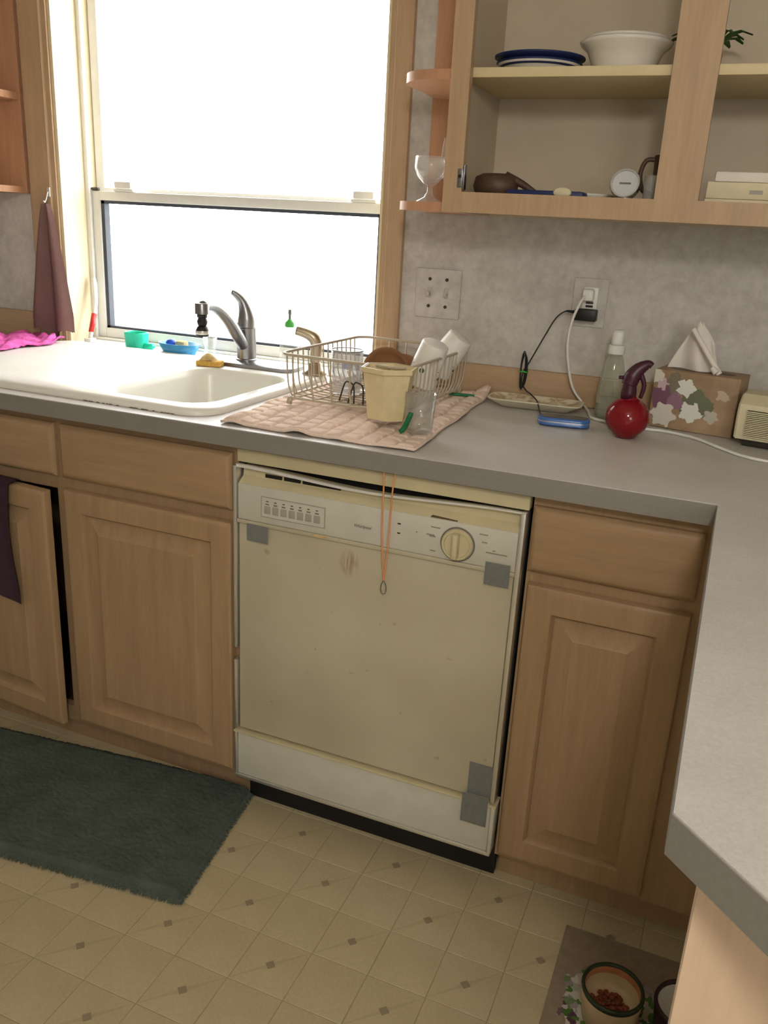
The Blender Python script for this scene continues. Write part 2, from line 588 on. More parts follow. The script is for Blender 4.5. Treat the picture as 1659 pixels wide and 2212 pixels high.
def rrect(x0, x1, y0, y1, r, z, n=8):
    P = []
    for cx, cy, a0 in ((x1 - r, y1 - r, 0), (x0 + r, y1 - r, PI / 2), (x0 + r, y0 + r, PI), (x1 - r, y0 + r, 1.5 * PI)):
        for k in range(n + 1):
            a = a0 + PI / 2 * k / n
            P.append((cx + r * math.cos(a), cy + r * math.sin(a), z))
    return P


# ------------------------------------------------------------------ room shell
LX, RX, CEIL = -2.3, 3.4, 2.44
floor = struct('floor', MB().box(LX, RX, REAR, WALL, -0.05, 0.0), 'vinyl_sheet')
struct('ceiling', MB().box(LX, RX, REAR, WALL, CEIL, CEIL + .05), 'ceiling_white')
struct('wall_left', MB().box(LX - .1, LX, REAR, WALL, 0, CEIL), 'plaster')
struct('wall_right', MB().box(RX, RX + .1, REAR, WALL, 0, CEIL), 'plaster')
wb = MB()
WT = 0.90
wb.box(LX - .1, WX0, WALL, WT, 0, CEIL).box(WX1, RX + .1, WALL, WT, 0, CEIL)
wb.box(WX0, WX1, WALL, WT, 0, WZ0 - .012).box(WX0, WX1, WALL, WT, WZ1, CEIL)
struct('wall_back', wb, 'wallpaper')
wb = MB()
wb.box(LX - .1, RX0, REAR - .15, REAR, 0, CEIL).box(RX1, RX + .1, REAR - .15, REAR, 0, CEIL)
wb.box(RX0, RX1, REAR - .15, REAR, 0, RZ0).box(RX0, RX1, REAR - .15, REAR, RZ1, CEIL)
struct('wall_front', wb, 'plaster')
g = MB().box(-30, 30, WT + .02, 60, -.5, -.4).box(-30, 30, -60, REAR - .2, -.5, -.4)
struct('ground', g, 'concrete')

# floor squares (embossed vinyl); every other one carries a small diamond
e = 0.0007; hp = PITCH / 2
mt_plain = mesh_of('tile', MB().add(
    [(-hp + e, -hp + e, 0), (hp - e, -hp + e, 0), (hp - e, hp - e, 0), (-hp + e, hp - e, 0),
     (-hp + 2 * e, -hp + 2 * e, .0008), (hp - 2 * e, -hp + 2 * e, .0008), (hp - 2 * e, hp - 2 * e, .0008), (-hp + 2 * e, hp - 2 * e, .0008)],
    [(4, 5, 6, 7), (0, 1, 5, 4), (1, 2, 6, 5), (2, 3, 7, 6), (3, 0, 4, 7)]), 'vinyl', 0)
mt_diag = mt_plain.copy(); mt_diag.materials[0] = MATS['vinyl_diag']
q = 0.0105
mt_in = mesh_of('diamond_inlay', MB().prism([(q, 0), (0, q), (-q, 0), (0, -q)], .0006, .0012), 'vinyl_inlay', 0)
sheet = obj('tile_bed', MB().box(-1.0205, 1.1512, -1.1939, .1777, 0.0, 0.0002), 'vinyl_joint', floor, 0)
for i in range(-10, 9):
    for j in range(-8, 4):
        cx, cy = FX + (i + .5) * PITCH, FY + (j + .5) * PITCH
        if cy > 0.13 or cx < -1.0 or cx > 1.12:
            continue
        odd = (i + j) % 2 == 0
        o = bpy.data.objects.new('tile', mt_diag if odd else mt_plain); C.objects.link(o)
        o.parent = floor; o.location = (cx, cy, .0002)
        if odd:
            d = bpy.data.objects.new('diamond_inlay', mt_in); C.objects.link(d)
            d.parent = o

# ------------------------------------------------------------------ kitchen window
win = thing('window_1', ((WX0 + WX1) / 2, .82, WZ0), None, None, kind='structure')
j = MB().box(WX0, WX0 + .012, WALL - .004, .86, WZ0, WZ1)
obj('jamb', j, 'wood_jamb_lit', win)
obj('jamb', MB().box(WX1 - .012, WX1, WALL - .004, .86, WZ0, WZ1), 'wood_jamb_lit', win)
obj('head_jamb', MB().box(WX0, WX1, WALL - .004, .86, WZ1 - .012, WZ1), 'wood_v', win)
obj('sill', MB().box(WX0, WX1, .665, .86, WZ0 - .012, WZ0), 'white_vinyl', win)
y0, y1 = .80, .835
ix0, ix1 = WX0 + .012, WX1 - .012
lo = obj('lower_sash', MB().bbox(ix0, ix0 + .042, y0, y1, .925, 1.364, .003).bbox(ix1 - .042, ix1, y0, y1, .925, 1.364, .003)
         .bbox(ix0 + .042, ix1 - .042, y0, y1, .925, .955, .003).bbox(ix0 + .04, ix1 - .04, y0, y1, 1.337, 1.364, .003), 'white_vinyl', win)
gk = MB()
for a, b, c, d in ((ix0 + .042, ix0 + .054, .955, 1.337), (ix1 - .054, ix1 - .042, .955, 1.337), (ix0 + .042, ix1 - .042, .955, .962), (ix0 + .042, ix1 - .042, 1.328, 1.337)):
    gk.box(a, b, y0 + .006, y1 - .006, c, d)
obj('gasket', gk, 'gasket', lo, 0)
obj('pane', MB().box(ix0 + .05, ix1 - .05, y0 + .016, y0 + .018, .96, 1.33), 'pane', lo, 0)
obj('bottom_track', MB().bbox(ix0, ix1, y0 - .018, y1 + .02, WZ0, .925, .002), 'white_vinyl', win)
obj('side_track', MB().box(ix0, ix0 + .014, y0 - .012, y0 - .001, .925, 2.03), 'white_vinyl', win)
obj('side_track', MB().box(ix1 - .014, ix1, y0 - .012, y0 - .001, .925, 2.03), 'white_vinyl', win)
ub = MB().bbox(ix0 + .002, ix0 + .032, y1 + .002, .858, 1.33, 2.036, .002).bbox(ix1 - .032, ix1 - .002, y1 + .002, .858, 1.33, 2.036, .002)
ub.bbox(ix0 + .03, ix1 - .03, y1 + .002, .858, 1.345, 1.375, .002).bbox(ix0 + .03, ix1 - .03, y1 + .002, .858, 2.005, 2.036, .002)
us = obj('upper_sash', ub, 'white_vinyl', win)
obj('pane', MB().box(ix0 + .03, ix1 - .03, .847, .849, 1.37, 2.01), 'pane', us, 0)
for x in (-.875, -.087):
    lf = obj('sash_lift', MB().bbox(x - .036, x + .036, y0 - .004, y0 + .016, 1.364, 1.372, .002), 'white_vinyl', lo)
    obj('lift_tab', MB().bbox(x - .030, x + .030, y0 - .006, y0 + .006, 1.373, 1.392, .003), 'white_vinyl', lf)
obj('latch', MB().bbox(ix0 + .016, ix0 + .04, y0 - .004, y0 + .008, 1.364, 1.373, .002).tube([(ix0 + .002, y0 - .002, 1.368), (ix0 + .03, y0, 1.371)], .003, 6), 'wire_dark', lo)

# casings: flat board with a stepped inner edge
def casing(name, x0, x1, inner_right):
    s = 1 if inner_right else -1
    xi, xo = (x1, x0) if inner_right else (x0, x1)
    y = WALL
    poly = [(xo, y), (xo, y - .016), (xo + s * .006, y - .02), (xi - s * .018, y - .02), (xi - s * .014, y - .014), (xi, y - .012), (xi, y)]
    tr = struct(name, MB().prism(poly, .914, 2.0545), 'wood_v')
    return tr
casing('trim_1', -1.115, -1.018, True)
casing('trim_2', .020, .079, False)
struct('trim_3', MB().box(-1.115, .079, WALL - .02, WALL, 2.055, 2.12), 'wood_h')
struct('trim_4', MB().bbox(.079, 1.62, .671, WALL, .915, .990, .002), 'wood_h')
struct('trim_5', MB().bbox(-2.29, -1.115, .671, WALL, .915, .998, .002), 'wood_h')

w2 = thing('window_2', ((RX0 + RX1) / 2, REAR, RZ0), None, None, kind='structure')
fr = MB()
for a, b, c, d in ((RX0, RX0 + .06, RZ0, RZ1), (RX1 - .06, RX1, RZ0, RZ1), (RX0 + .06, RX1 - .06, RZ0, RZ0 + .06), (RX0 + .06, RX1 - .06, RZ1 - .06, RZ1), ((RX0 + RX1) / 2 - .03, (RX0 + RX1) / 2 + .03, RZ0 + .06, RZ1 - .06)):
    fr.box(a, b, REAR - .11, REAR - .06, c, d)
obj('window_frame', fr, 'white_vinyl', w2)
obj('pane', MB().box(RX0 + .05, (RX0 + RX1) / 2, REAR - .087, REAR - .084, RZ0 + .05, RZ1 - .05), 'pane', w2, 0)
obj('pane', MB().box((RX0 + RX1) / 2, RX1 - .05, REAR - .087, REAR - .084, RZ0 + .05, RZ1 - .05), 'pane', w2, 0)

# added fill lamp, unseen, behind and above the viewer
LAMPX, LAMPY, LAMPZ = 1.15, -2.0, 1.92
t = NT('lamp_glow')
t.b.inputs['Base Color'].default_value = (0.9, 0.88, 0.82, 1)
t.b.inputs['Emission Color'].default_value = (1.0, 0.95, 0.88, 1)
t.b.inputs['Emission Strength'].default_value = 77.0
lamp = thing('fill_lamp', (LAMPX, LAMPY, CEIL), 'added white globe fill lamp hanging out of view', 'lamp')
obj('ceiling_rose', MB().lathe([(.06, -.001), (.06, -.014), (.02, -.03)], (LAMPX, LAMPY, CEIL), 28), 'white_plastic', lamp, 40)
obj('cord', MB().tube([(LAMPX, LAMPY, CEIL - .028), (LAMPX, LAMPY, LAMPZ + .135)], .004, 8), 'white_plastic', lamp, True)
obj('lamp_cap', MB().lathe([(.045, .112), (.045, .128), (.012, .14)], (LAMPX, LAMPY, LAMPZ), 24), 'white_plastic', lamp, 40)
obj('lamp_shade', MB().lathe([(.12 * math.cos(-PI / 2 + .1 + 2.66 * i / 16), .12 * math.sin(-PI / 2 + .1 + 2.66 * i / 16)) for i in range(17)], (LAMPX, LAMPY, LAMPZ), 28), 'lamp_glow', lamp, True)

# ------------------------------------------------------------------ countertop (L-shaped, with the bar return)
CT, CB = .914, .878
HX0, HX1, HY0, HY1 = -.43, -.108, .07, .525
PE = [(.9135, 0.001), (.9135, -.841), (1.10, -1.027), (1.62, -1.027), (1.62, 0.001)]
ct = thing('countertop', (.3, .34, CB), 'grey laminate countertop that turns into a bar at the right', 'countertop')
cb = MB().box(LX, HX0, .001, .689, CB, CT).box(HX0, HX1, .001, HY0, CB, CT).box(HX0, HX1, HY1, .689, CB, CT).box(HX1, 1.62, .001, .689, CB, CT)
cb.prism(PE, CB, CT)
obj('top', cb, 'laminate', ct, 0)
es = MB().box(LX, .9125, -.0012, .001, CB - .001, CT - .0016)
obj('edge_strip', es, 'laminate_edge_shaded', ct, 0)
obj('edge_strip', MB().box(.9123, .9135, -.841, -.0012, CB - .001, CT - .0016), 'laminate_edge_shaded', ct, 0)
k = .0012 * .7071
obj('edge_strip', MB().prism([(.9135, -.841), (.9135 - k, -.841 - k), (1.10 - k, -1.027 - k), (1.10, -1.027)], CB - .001, CT - .0016), 'laminate_edge_shaded', ct, 0)
obj('edge_strip', MB().box(1.10, 1.62, -1.0285, -1.027, CB - .001, CT - .0016), 'laminate_edge_shaded', ct, 0)

sp_ = thing('support_panel', (1.25, -.79, 0), 'wooden end panel holding up the bar at the right', 'panel')
obj('board', MB().bbox(.943, 1.58, -.80, -.78, 0.001, CB - .0012, .0015), 'wood_panel_lit', sp_)
obj('base_moulding', MB().bbox(.941, 1.582, -.806, -.80, 0.001, .06, .002), 'wood_panel_lit', sp_)

# ------------------------------------------------------------------ base cabinets
FR = .038          # face of the cabinet frames
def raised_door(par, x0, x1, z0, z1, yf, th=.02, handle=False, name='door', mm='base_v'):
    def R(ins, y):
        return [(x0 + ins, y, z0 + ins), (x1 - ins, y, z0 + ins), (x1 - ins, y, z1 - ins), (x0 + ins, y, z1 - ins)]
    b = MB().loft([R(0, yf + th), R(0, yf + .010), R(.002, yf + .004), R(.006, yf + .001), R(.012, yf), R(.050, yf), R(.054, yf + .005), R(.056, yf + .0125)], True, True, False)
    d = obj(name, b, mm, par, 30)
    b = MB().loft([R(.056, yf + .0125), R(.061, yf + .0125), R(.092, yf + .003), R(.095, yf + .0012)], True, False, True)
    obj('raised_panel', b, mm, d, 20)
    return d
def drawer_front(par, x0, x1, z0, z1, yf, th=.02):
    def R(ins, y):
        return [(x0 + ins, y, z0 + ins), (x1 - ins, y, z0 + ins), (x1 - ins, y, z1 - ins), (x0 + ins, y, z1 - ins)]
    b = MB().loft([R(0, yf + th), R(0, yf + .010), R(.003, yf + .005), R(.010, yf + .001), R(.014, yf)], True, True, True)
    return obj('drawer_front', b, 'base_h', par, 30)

FB, KY = .085, .09
sc = thing('sink_cabinet', (-.72, .3, 0), 'two-door wooden base cabinet under the sink, one door ajar', 'cabinet')
f = MB()
for a, b in ((-.031, -.003), (-.487, -.449), (-.935, -.905)):
    f.box(a, b, FR, FR + .02, FB, CB - .002)
f.box(-.905, -.487, FR, FR + .02, .83, CB - .002).box(-.449, -.031, FR, FR + .02, .83, CB - .002)
f.box(-.905, -.487, FR, FR + .02, .70, .74).box(-.449, -.031, FR, FR + .02, .70, .74)
f.box(-.905, -.487, FR, FR + .02, FB, .125).box(-.449, -.031, FR, FR + .02, FB, .125)
obj('face_frame', f, 'wood_frame', sc, 0)
obj('side_panel', MB().box(-.019, -.003, FR + .02, .66, FB, .70), 'wood_frame', sc, 0)
obj('side_panel', MB().box(-.935, -.919, FR + .02, .66, FB, .70), 'wood_frame', sc, 0)
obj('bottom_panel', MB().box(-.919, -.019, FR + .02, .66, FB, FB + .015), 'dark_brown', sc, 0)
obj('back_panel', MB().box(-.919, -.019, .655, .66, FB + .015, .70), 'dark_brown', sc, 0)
obj('toe_kick', MB().box(-.935, -.003, KY, KY + .015, 0.001, FB), 'wood_frame', sc, 0)
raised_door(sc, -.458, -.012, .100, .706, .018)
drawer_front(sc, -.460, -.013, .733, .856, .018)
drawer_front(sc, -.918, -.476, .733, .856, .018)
# left door stands slightly open, hinged at its left
xa0, xa1 = -.924, -.478
hx, hy, ang = -.924, .036, math.radians(-4.2)
def swing(o):
    me = o.data
    A = ROOTM[sc.name]
    m = Matrix.Translation((hx, hy, 0)) @ Matrix.Rotation(ang, 4, 'Z') @ Matrix.Translation((-hx, -hy, 0))
    me.transform(A.inverted() @ m @ A)
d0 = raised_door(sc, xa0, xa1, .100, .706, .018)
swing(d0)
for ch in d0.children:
    swing(ch)

# cabinets further left, mostly beyond the frame
lc = thing('corner_cabinet', (-1.5, .3, 0), 'plain wooden base cabinet left of the sink cabinet', 'cabinet')
obj('face_frame', MB().box(LX + .005, -.937, FR, FR + .02, FB, CB - .002), 'wood_frame', lc, 0)
obj('toe_kick', MB().box(LX + .005, -.937, KY, KY + .015, 0.001, FB), 'wood_frame', lc, 0)
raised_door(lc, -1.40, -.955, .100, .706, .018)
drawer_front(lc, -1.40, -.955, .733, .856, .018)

nc = thing('narrow_cabinet', (.80, .3, 0), 'narrow wooden base cabinet right of the dishwasher', 'cabinet')
f = MB()
f.box(.611, .648, FR, FR + .02, FB, CB - .002).box(.885, 1.05, FR, FR + .02, FB, CB - .002)
f.box(.648, .885, FR, FR + .02, .83, CB - .002).box(.648, .885, FR, FR + .02, .69, .75).box(.648, .885, FR, FR + .02, FB, .125)
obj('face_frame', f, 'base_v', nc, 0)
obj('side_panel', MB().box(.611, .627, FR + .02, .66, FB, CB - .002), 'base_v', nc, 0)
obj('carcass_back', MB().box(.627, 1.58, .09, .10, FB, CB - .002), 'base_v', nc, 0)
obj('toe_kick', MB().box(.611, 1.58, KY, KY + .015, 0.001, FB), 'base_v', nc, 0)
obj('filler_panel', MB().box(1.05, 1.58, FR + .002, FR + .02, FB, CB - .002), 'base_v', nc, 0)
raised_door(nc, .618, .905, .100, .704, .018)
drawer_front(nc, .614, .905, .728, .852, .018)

# ------------------------------------------------------------------ dishwasher
dw = thing('dishwasher', (.303, .3, 0), 'old cream built-in dishwasher patched with grey tape', 'dishwasher')
obj('body', MB().box(.004, .602, .055, .60, .10, .866), 'gap_shade', dw, 0)
obj('top_strip', MB().bbox(.000, .606, .026, .054, .841, .868, .002), 'enamel_yellow', dw)
# peeling chrome strip under it
L = []
for i in range(25):
    u = i / 24; x = .003 + .60 * u
    z = .8385 - .011 * math.sin(PI * min(1, u * 1.05)) ** 2
    hgt = .0065 * (1 - .55 * u)
    L.append([(x, .017, z - hgt), (x, .017, z), (x, .024, z), (x, .024, z - hgt)])
obj('chrome_strip', MB().loft(L, True, True, True), 'chrome_highlight', dw, 0)
L = []
for i in range(25):
    u = i / 24; x = .010 + .585 * u
    z = .833 - .011 * math.sin(PI * min(1, u * 1.02)) ** 2
    L.append([(x, .036, z), (x, .034, .812), (x, .021, .8035), (x, .0162, .7995), (x, .05, .7995), (x, .05, z)])
hr = obj('handle_recess', MB().loft(L, True, True, True), 'enamel_yellow', dw, 20)
for a, b in ((.062, .1), (.105, .142), (.147, .231)):
    obj('vent_slot', MB().box(a, b, .0325, .0375, .8145, .8215), 'black_plastic', hr, 0)
cp = obj('control_panel', MB().bbox(.008, .594, .0155, .05, .7225, .7995, .002), 'enamel_white', dw)
obj('panel_lip', MB().bbox(.006, .595, .0135, .05, .7135, .7222, .002), 'enamel_cream', dw)
yf = .0150
bp = MB()
for a, b, c, d in ((.063, .2075, .7785, .7800), (.063, .2075, .7365, .7380), (.063, .0645, .738, .7785), (.206, .2075, .738, .7785)):
    bp.box(a, b, yf - .0010, yf + .001, c, d)
bpan = obj('button_panel', bp, 'button_grey', cp, 0)
obj('button_panel_face', MB().box(.0645, .206, yf - .0003, yf + .001, .738, .7785), 'enamel_white', cp, 0)
for i in range(7):
    x = .0775 + i * .0187
    obj('button', MB().bbox(x - .0068, x + .0068, yf - .0016, yf + .001, .7445, .7605, .0008), 'button_grey', cp)
    obj('indicator_mark', MB().box(x - .0025, x + .0025, yf - .0012, yf + .001, .770, .7715), 'black_plastic', cp, 0)
    obj('button_print', MB().box(x - .004, x + .004, yf - .0012, yf + .001, .7635, .766), 'print_grey', cp, 0)
for z in (.776, .757):
    obj('indicator_light', MB().box(.361, .367, yf - .001, yf + .001, z - .001, z + .001), 'black_plastic', cp, 0)
obj('grime_mark', MB().loft([[(.425, .0158, .8005), (.478, .0158, .8005), (.478, .0158, .8012), (.428, .0158, .803)], [(.425, .0172, .8005), (.478, .0172, .8005), (.478, .0175, .8022), (.428, .0185, .8042)]], True, True, True), 'grime', dw, 0)
obj('stick_on_label', MB().box(.180, .213, .0130, .0137, .7165, .7205), 'tan_scrub', dw, 0)


def text(body, size, x, y, z, m, par, shear=0.0):
    cu = bpy.data.curves.new('lettering', 'FONT')
    cu.body = body; cu.size = size; cu.extrude = .0002; cu.shear = shear
    cu.align_x = 'CENTER'; cu.align_y = 'CENTER'
    to = bpy.data.objects.new('lettering_tmp', cu); C.objects.link(to)
    bpy.context.view_layer.update()
    dg = bpy.context.evaluated_depsgraph_get()
    me = bpy.data.meshes.new_from_object(to.evaluated_get(dg))
    bpy.data.objects.remove(to)
    me.transform(Matrix.Translation((x, y, z)) @ Matrix.Rotation(PI / 2, 4, 'X'))
    me.transform(ROOTM[par.name].inverted())
    me.materials.clear(); me.materials.append(MATS[m])
    o = bpy.data.objects.new('lettering', me); C.objects.link(o); o.parent = par
    return o


text('Whirlpool', .0088, .288, yf - .0002, .7555, 'print_grey', cp, .25)
# dial
KX, KZ = .482, .757
kb = MB()
def lathe_y(mb, prof, cx, cz, n=40):
    L = [[(cx + r * math.cos(2 * PI * j / n), y, cz + r * math.sin(2 * PI * j / n)) for j in range(n)] for r, y in prof]
    return mb.loft(L, True, True, True)
obj('dial_ring', lathe_y(MB(), [(.0335, yf + .001), (.0335, yf - .0015), (.031, yf - .002)], KX, KZ), 'print_grey', cp)
kn = obj('dial_knob', lathe_y(MB(), [(.031, yf), (.0305, yf - .006), (.028, yf - .009), (.0245, yf - .0085), (.0235, yf - .006)], KX, KZ), 'enamel_yellow', dw)
obj('knob_grip', MB().bbox(KX - .0055, KX + .0055, yf - .022, yf - .005, KZ - .025, KZ + .025, .003), 'enamel_yellow', kn)
for x, z, w_ in ((.437, .782, .018), (.428, .766, .016), (.432, .7635, .012), (.4345, .735, .011), (.530, .785, .016), (.533, .770, .010), (.557, .752, .04), (.552, .757, .006), (.40, .766, .003)):
    obj('dial_print', MB().box(x - w_ / 2, x + w_ / 2, yf - .0006, yf + .001, z - .0009, z + .0009), 'print_pale', cp, 0)
obj('door_panel', MB().bbox(.0085, .5925, .0185, .052, .223, .7125, .0025), 'enamel_cream', dw)
lp = obj('lower_panel', MB().bbox(.006, .598, .0150, .052, .103, .212, .002), 'enamel_white', dw)
obj('panel_trim', MB().bbox(.000, .606, .011, .05, .0945, .1025, .0015), 'chrome', lp)
obj('panel_trim', MB().bbox(-.001, .005, .011, .05, .1025, .214, .0012), 'chrome', lp)
obj('panel_trim', MB().bbox(.599, .607, .011, .05, .1025, .214, .0012), 'enamel_white', lp)
obj('panel_trim', MB().bbox(-.003, .609, .010, .05, .2125, .2165, .001), 'enamel_yellow', lp)
for z0, z1 in ((.222, .395), (.425, .836)):
    obj('side_trim', MB().bbox(-.001, .0055, .011, .05, z0, z1, .0012), 'chrome', dw)
obj('side_trim', MB().bbox(.595, .6045, .011, .05, .222, .838, .0015), 'chrome', dw)
obj('toe_panel', MB().box(.002, .606, .075, .095, 0.001, .0935), 'black_plastic', dw, 0)
def tape(x0, x1, z0, z1, y, skew=0.0):
    mb = MB().loft([[(x0, y, z0), (x1, y, z0 + skew), (x1, y, z1 + skew), (x0, y, z1)], [(x0, y - .0007, z0), (x1, y - .0007, z0 + skew), (x1, y - .0007, z1 + skew), (x0, y - .0007, z1)]], True, True, True)
    o = obj('tape_strip', mb, 'tape', dw, 0)
    o['label'] = 'grey duct tape'
tape(.031, .080, .680, .7165, .0128, -.001)
tape(.539, .586, .691, .735, .0128)
tape(.545, .598, .229, .302, .0180)
tape(.538, .592, .164, .231, .0100)

# orange cord hanging from under the counter edge, with a wire clip
oc = thing('lanyard', (.342, .004, .63), 'thin orange cord with wire clip hanging in front of the dishwasher', 'cord')
obj('cord', MB().tube([(.331, .006, .8775), (.333, .0035, .84), (.334, .004, .76), (.339, .005, .69), (.342, .006, .657)], .0016, 6, 5), 'orange_cord', oc, True)
obj('cord', MB().tube([(.354, .006, .8775), (.351, .0035, .84), (.349, .004, .76), (.345, .005, .69), (.3425, .006, .657)], .0016, 6, 5), 'orange_cord', oc, True)
cl = [(.3425 + .0055 * math.sin(a) * (1 + .25 * math.cos(a)), .006, .643 - .014 * math.cos(a)) for a in [2 * PI * i / 20 for i in range(20)]]
obj('wire_clip', MB().ring(cl, .0011, 6), 'steel', oc, True)

# ------------------------------------------------------------------ upper cabinet with open shelves
UY, UB = .37, 1.344
uc = thing('wall_cabinet', (.8, .55, UB), 'open wooden wall cabinet right of the window, doors removed', 'cabinet')
UT = 2.10
ff = MB()
ff.box(.283, .323, UY, UY + .019, UB, UT).box(.706, .786, UY, UY + .019, UB, UT).box(1.17, 1.25, UY, UY + .019, UB, UT)
ff.box(.323, .706, UY + .0004, UY + .019, UB, 1.384).box(.786, 1.17, UY + .0004, UY + .019, UB, 1.384)
ff.box(.323, .706, UY + .0004, UY + .019, 2.05, UT).box(.786, 1.17, UY + .0004, UY + .019, 2.05, UT)
obj('face_frame', ff, 'wood_v', uc, 0)
obj('side_panel', MB().box(.283, .299, UY + .019, .689, UB, UT), 'interior', uc, 0)
obj('side_panel', MB().box(1.234, 1.25, UY + .019, .689, UB, UT), 'interior', uc, 0)
obj('back_panel', MB().box(.299, 1.234, .680, .689, UB, UT), 'interior', uc, 0)
obj('bottom_panel', MB().box(.299, 1.234, UY + .019, .680, 1.362, 1.378), 'interior', uc, 0)
obj('top_panel', MB().box(.299, 1.234, UY + .019, .680, UT - .016, UT), 'interior', uc, 0)
obj('shelf', MB().bbox(.2995, 1.2335, UY + .021, .6795, 1.599, 1.617, .001), 'cream_shelf', uc)
hg = obj('hinge', MB().bbox(.3135, .3245, UY - .004, UY + .0, 1.392, 1.428, .001).bbox(.3235, .327, UY, UY + .016, 1.388, 1.436, .0008), 'steel', uc)
obj('screw', lathe_y(MB(), [(.0035, UY - .004), (.0035, UY - .0055)], .319, 1.413, 12), 'black_plastic', hg)
# rounded end shelves on the window side
obj('end_back_board', MB().box(.136, .283, .676, .689, UB, UT), 'wood_pink', uc, 0)
def endshelf(par, xs, s, z0, z1, depth=.135, yb=.676):
    """board from the cabinet side with a rounded free corner; s=-1 points to the left"""
    yf_ = .40; r = .09
    xe = xs + s * depth
    poly = [(xs, yb), (xs, yf_)]
    for k in range(0, 11):
        a = PI / 2 * k / 10
        poly.append((xe - s * r + s * r * math.sin(a), yf_ + r - r * math.cos(a)))
    poly.append((xe, yb))
    return obj('end_shelf', MB().prism(poly, z0, z1), 'wood_pink', par, 30)
endshelf(uc, .283, -1, UB + .001, UB + .019)
endshelf(uc, .283, -1, 1.598, 1.617)
endshelf(uc, .283, -1, 1.86, 1.879)

lu = thing('end_shelf_unit', (-1.3, .55, UB), 'wooden end shelves left of the window, above the hanging towel', 'shelf')
obj('back_board', MB().box(-1.30, -1.128, .676, .689, UB, UT), 'wood_pink', lu, 0)
endshelf(lu, -1.30, 1, UB + .001, UB + .019, .165)
endshelf(lu, -1.30, 1, 1.598, 1.617, .165)
endshelf(lu, -1.30, 1, 1.86, 1.879, .165)
obj('side_panel', MB().box(-1.318, -1.301, .37, .689, UB, UT), 'wood_v', lu, 0)

# ------------------------------------------------------------------ things inside the wall cabinet
SH, CF = 1.617, 1.378
pl = thing('dinner_plate', (.428, .5, SH), 'white dinner plate with dark blue rim on the upper shelf', 'plate')
obj('plate_body', MB().lathe([(.045, .0), (.05, .003), (.085, .018), (.0845, .021), (.05, .008), (.0, .006)], (.428, .50, SH), 40, cap0=True, cap1=False), 'china', pl, True)
obj('rim_band', MB().lathe([(.072, .0165), (.0865, .0225), (.088, .0205), (.074, .0125)], (.428, .50, SH), 40, cap0=False, cap1=False), 'navy', pl, True)
pl2 = tag(obj('saucer_plate', MB().lathe([(.055, .0), (.06, .003), (.092, .008), (.092, .011), (.06, .006), (.0, .005)], (.428, .50, SH + .0225), 40, cap1=False), 'navy', None, True, (.428, .5, SH + .0225)), 'dark blue plate lying on the white dinner plate', 'plate')
bw = thing('serving_bowl', (.598, .50, SH), 'white serving bowl with flared rim on the upper shelf', 'bowl')
obj('bowl_body', MB().lathe([(.056, .0), (.058, .004), (.066, .022), (.074, .040), (.087, .050), (.090, .056), (.087, .057), (.072, .046), (.062, .025), (.05, .008), (.0, .006)], (.598, .50, SH), 48, cap1=False), 'china', bw, True)
obj('lid_plate', MB().lathe([(.0, .057), (.079, .0575), (.083, .061), (.079, .0645), (.0, .066)], (.598, .50, SH), 48, cap0=False, cap1=False), 'china', bw, True)
# leafy ornament behind the middle stile
pt = thing('leafy_ornament', (.745, .56, SH), 'small green leafy ornament behind the cabinet stile', 'ornament')
obj('pot', MB().lathe([(.022, 0), (.030, .02), (.032, .045), (.028, .045), (.02, .02), (0, .01)], (.745, .56, SH), 24, cap1=False), 'terracotta', pt, True)
for i in range(12):
    a = 2 * PI * i / 12 + .1; l = .058 + .012 * (i % 3)
    c, s = math.cos(a), math.sin(a); w_ = .012
    P = []
    for k in range(5):
        u = k / 4; rr = .008 + l * u; zz = .045 + .035 * math.sin(u * PI * .72)
        ww = w_ * math.sin(PI * (.12 + .8 * u))
        P.append([(.745 + c * rr - s * ww, .56 + s * rr + c * ww, SH + zz), (.745 + c * rr, .56 + s * rr, SH + zz - .003), (.745 + c * rr + s * ww, .56 + s * rr - c * ww, SH + zz)])
    obj('leaf', MB().loft(P, False), 'leaf_green', pt, True)

# lower compartment
bag = thing('pouch', (.372, .45, CF), 'dark brown rounded pouch at the left of the lower compartment', 'pouch')
obj('pouch_body', MB().lathe([(.030, 0), (.040, .008), (.044, .022), (.040, .040), (.026, .047), (0, .048)], (.372, .45, CF), 28, 1.1, .8, cap1=False), 'dark_brown', bag, True)
obj('pouch_flap', MB().tube([(.392, .45, CF + .043), (.425, .45, CF + .03), (.455, .45, CF + .014), (.47, .45, CF + .008)], [.010, .008, .006, .005], 10, 4), 'dark_brown', bag, True)
nb = tag(obj('blue_pad', MB().bbox(.408, .565, .405, .46, CF, CF + .016, .004), 'navy', None, 35, (.486, .43, CF)), 'flat dark blue pad lying along the cabinet bottom', 'pad')
ot = tag(obj('oval_tag', MB().lathe([(0, -.003), (.016, -.003), (.0185, 0), (.016, .003), (0, .003)], (0, 0, 0), 32, 1.0, .56, False, False).move(Matrix.Translation((.525, .398, CF + .0125)) @ Matrix.Rotation(PI / 2, 4, 'X')), 'cream_paper', None, True, (.525, .398, CF + .0125)), 'small pale yellow oval tag in front of the blue pad', 'tag')
wp = tag(obj('flat_plate', MB().lathe([(.055, 0), (.06, .003), (.082, .013), (.081, .016), (.055, .007), (0, .006)], (.545, .54, CF), 40, cap1=False), 'china', None, True, (.545, .54, CF)), 'white plate lying at the back of the lower compartment', 'plate')
tm = thing('kitchen_timer', (.642, .43, CF), 'round silver kitchen dial on a small stand', 'timer')
tilt = Matrix.Translation((.642, .425, CF + .034)) @ Matrix.Rotation(math.radians(-18), 4, 'X')
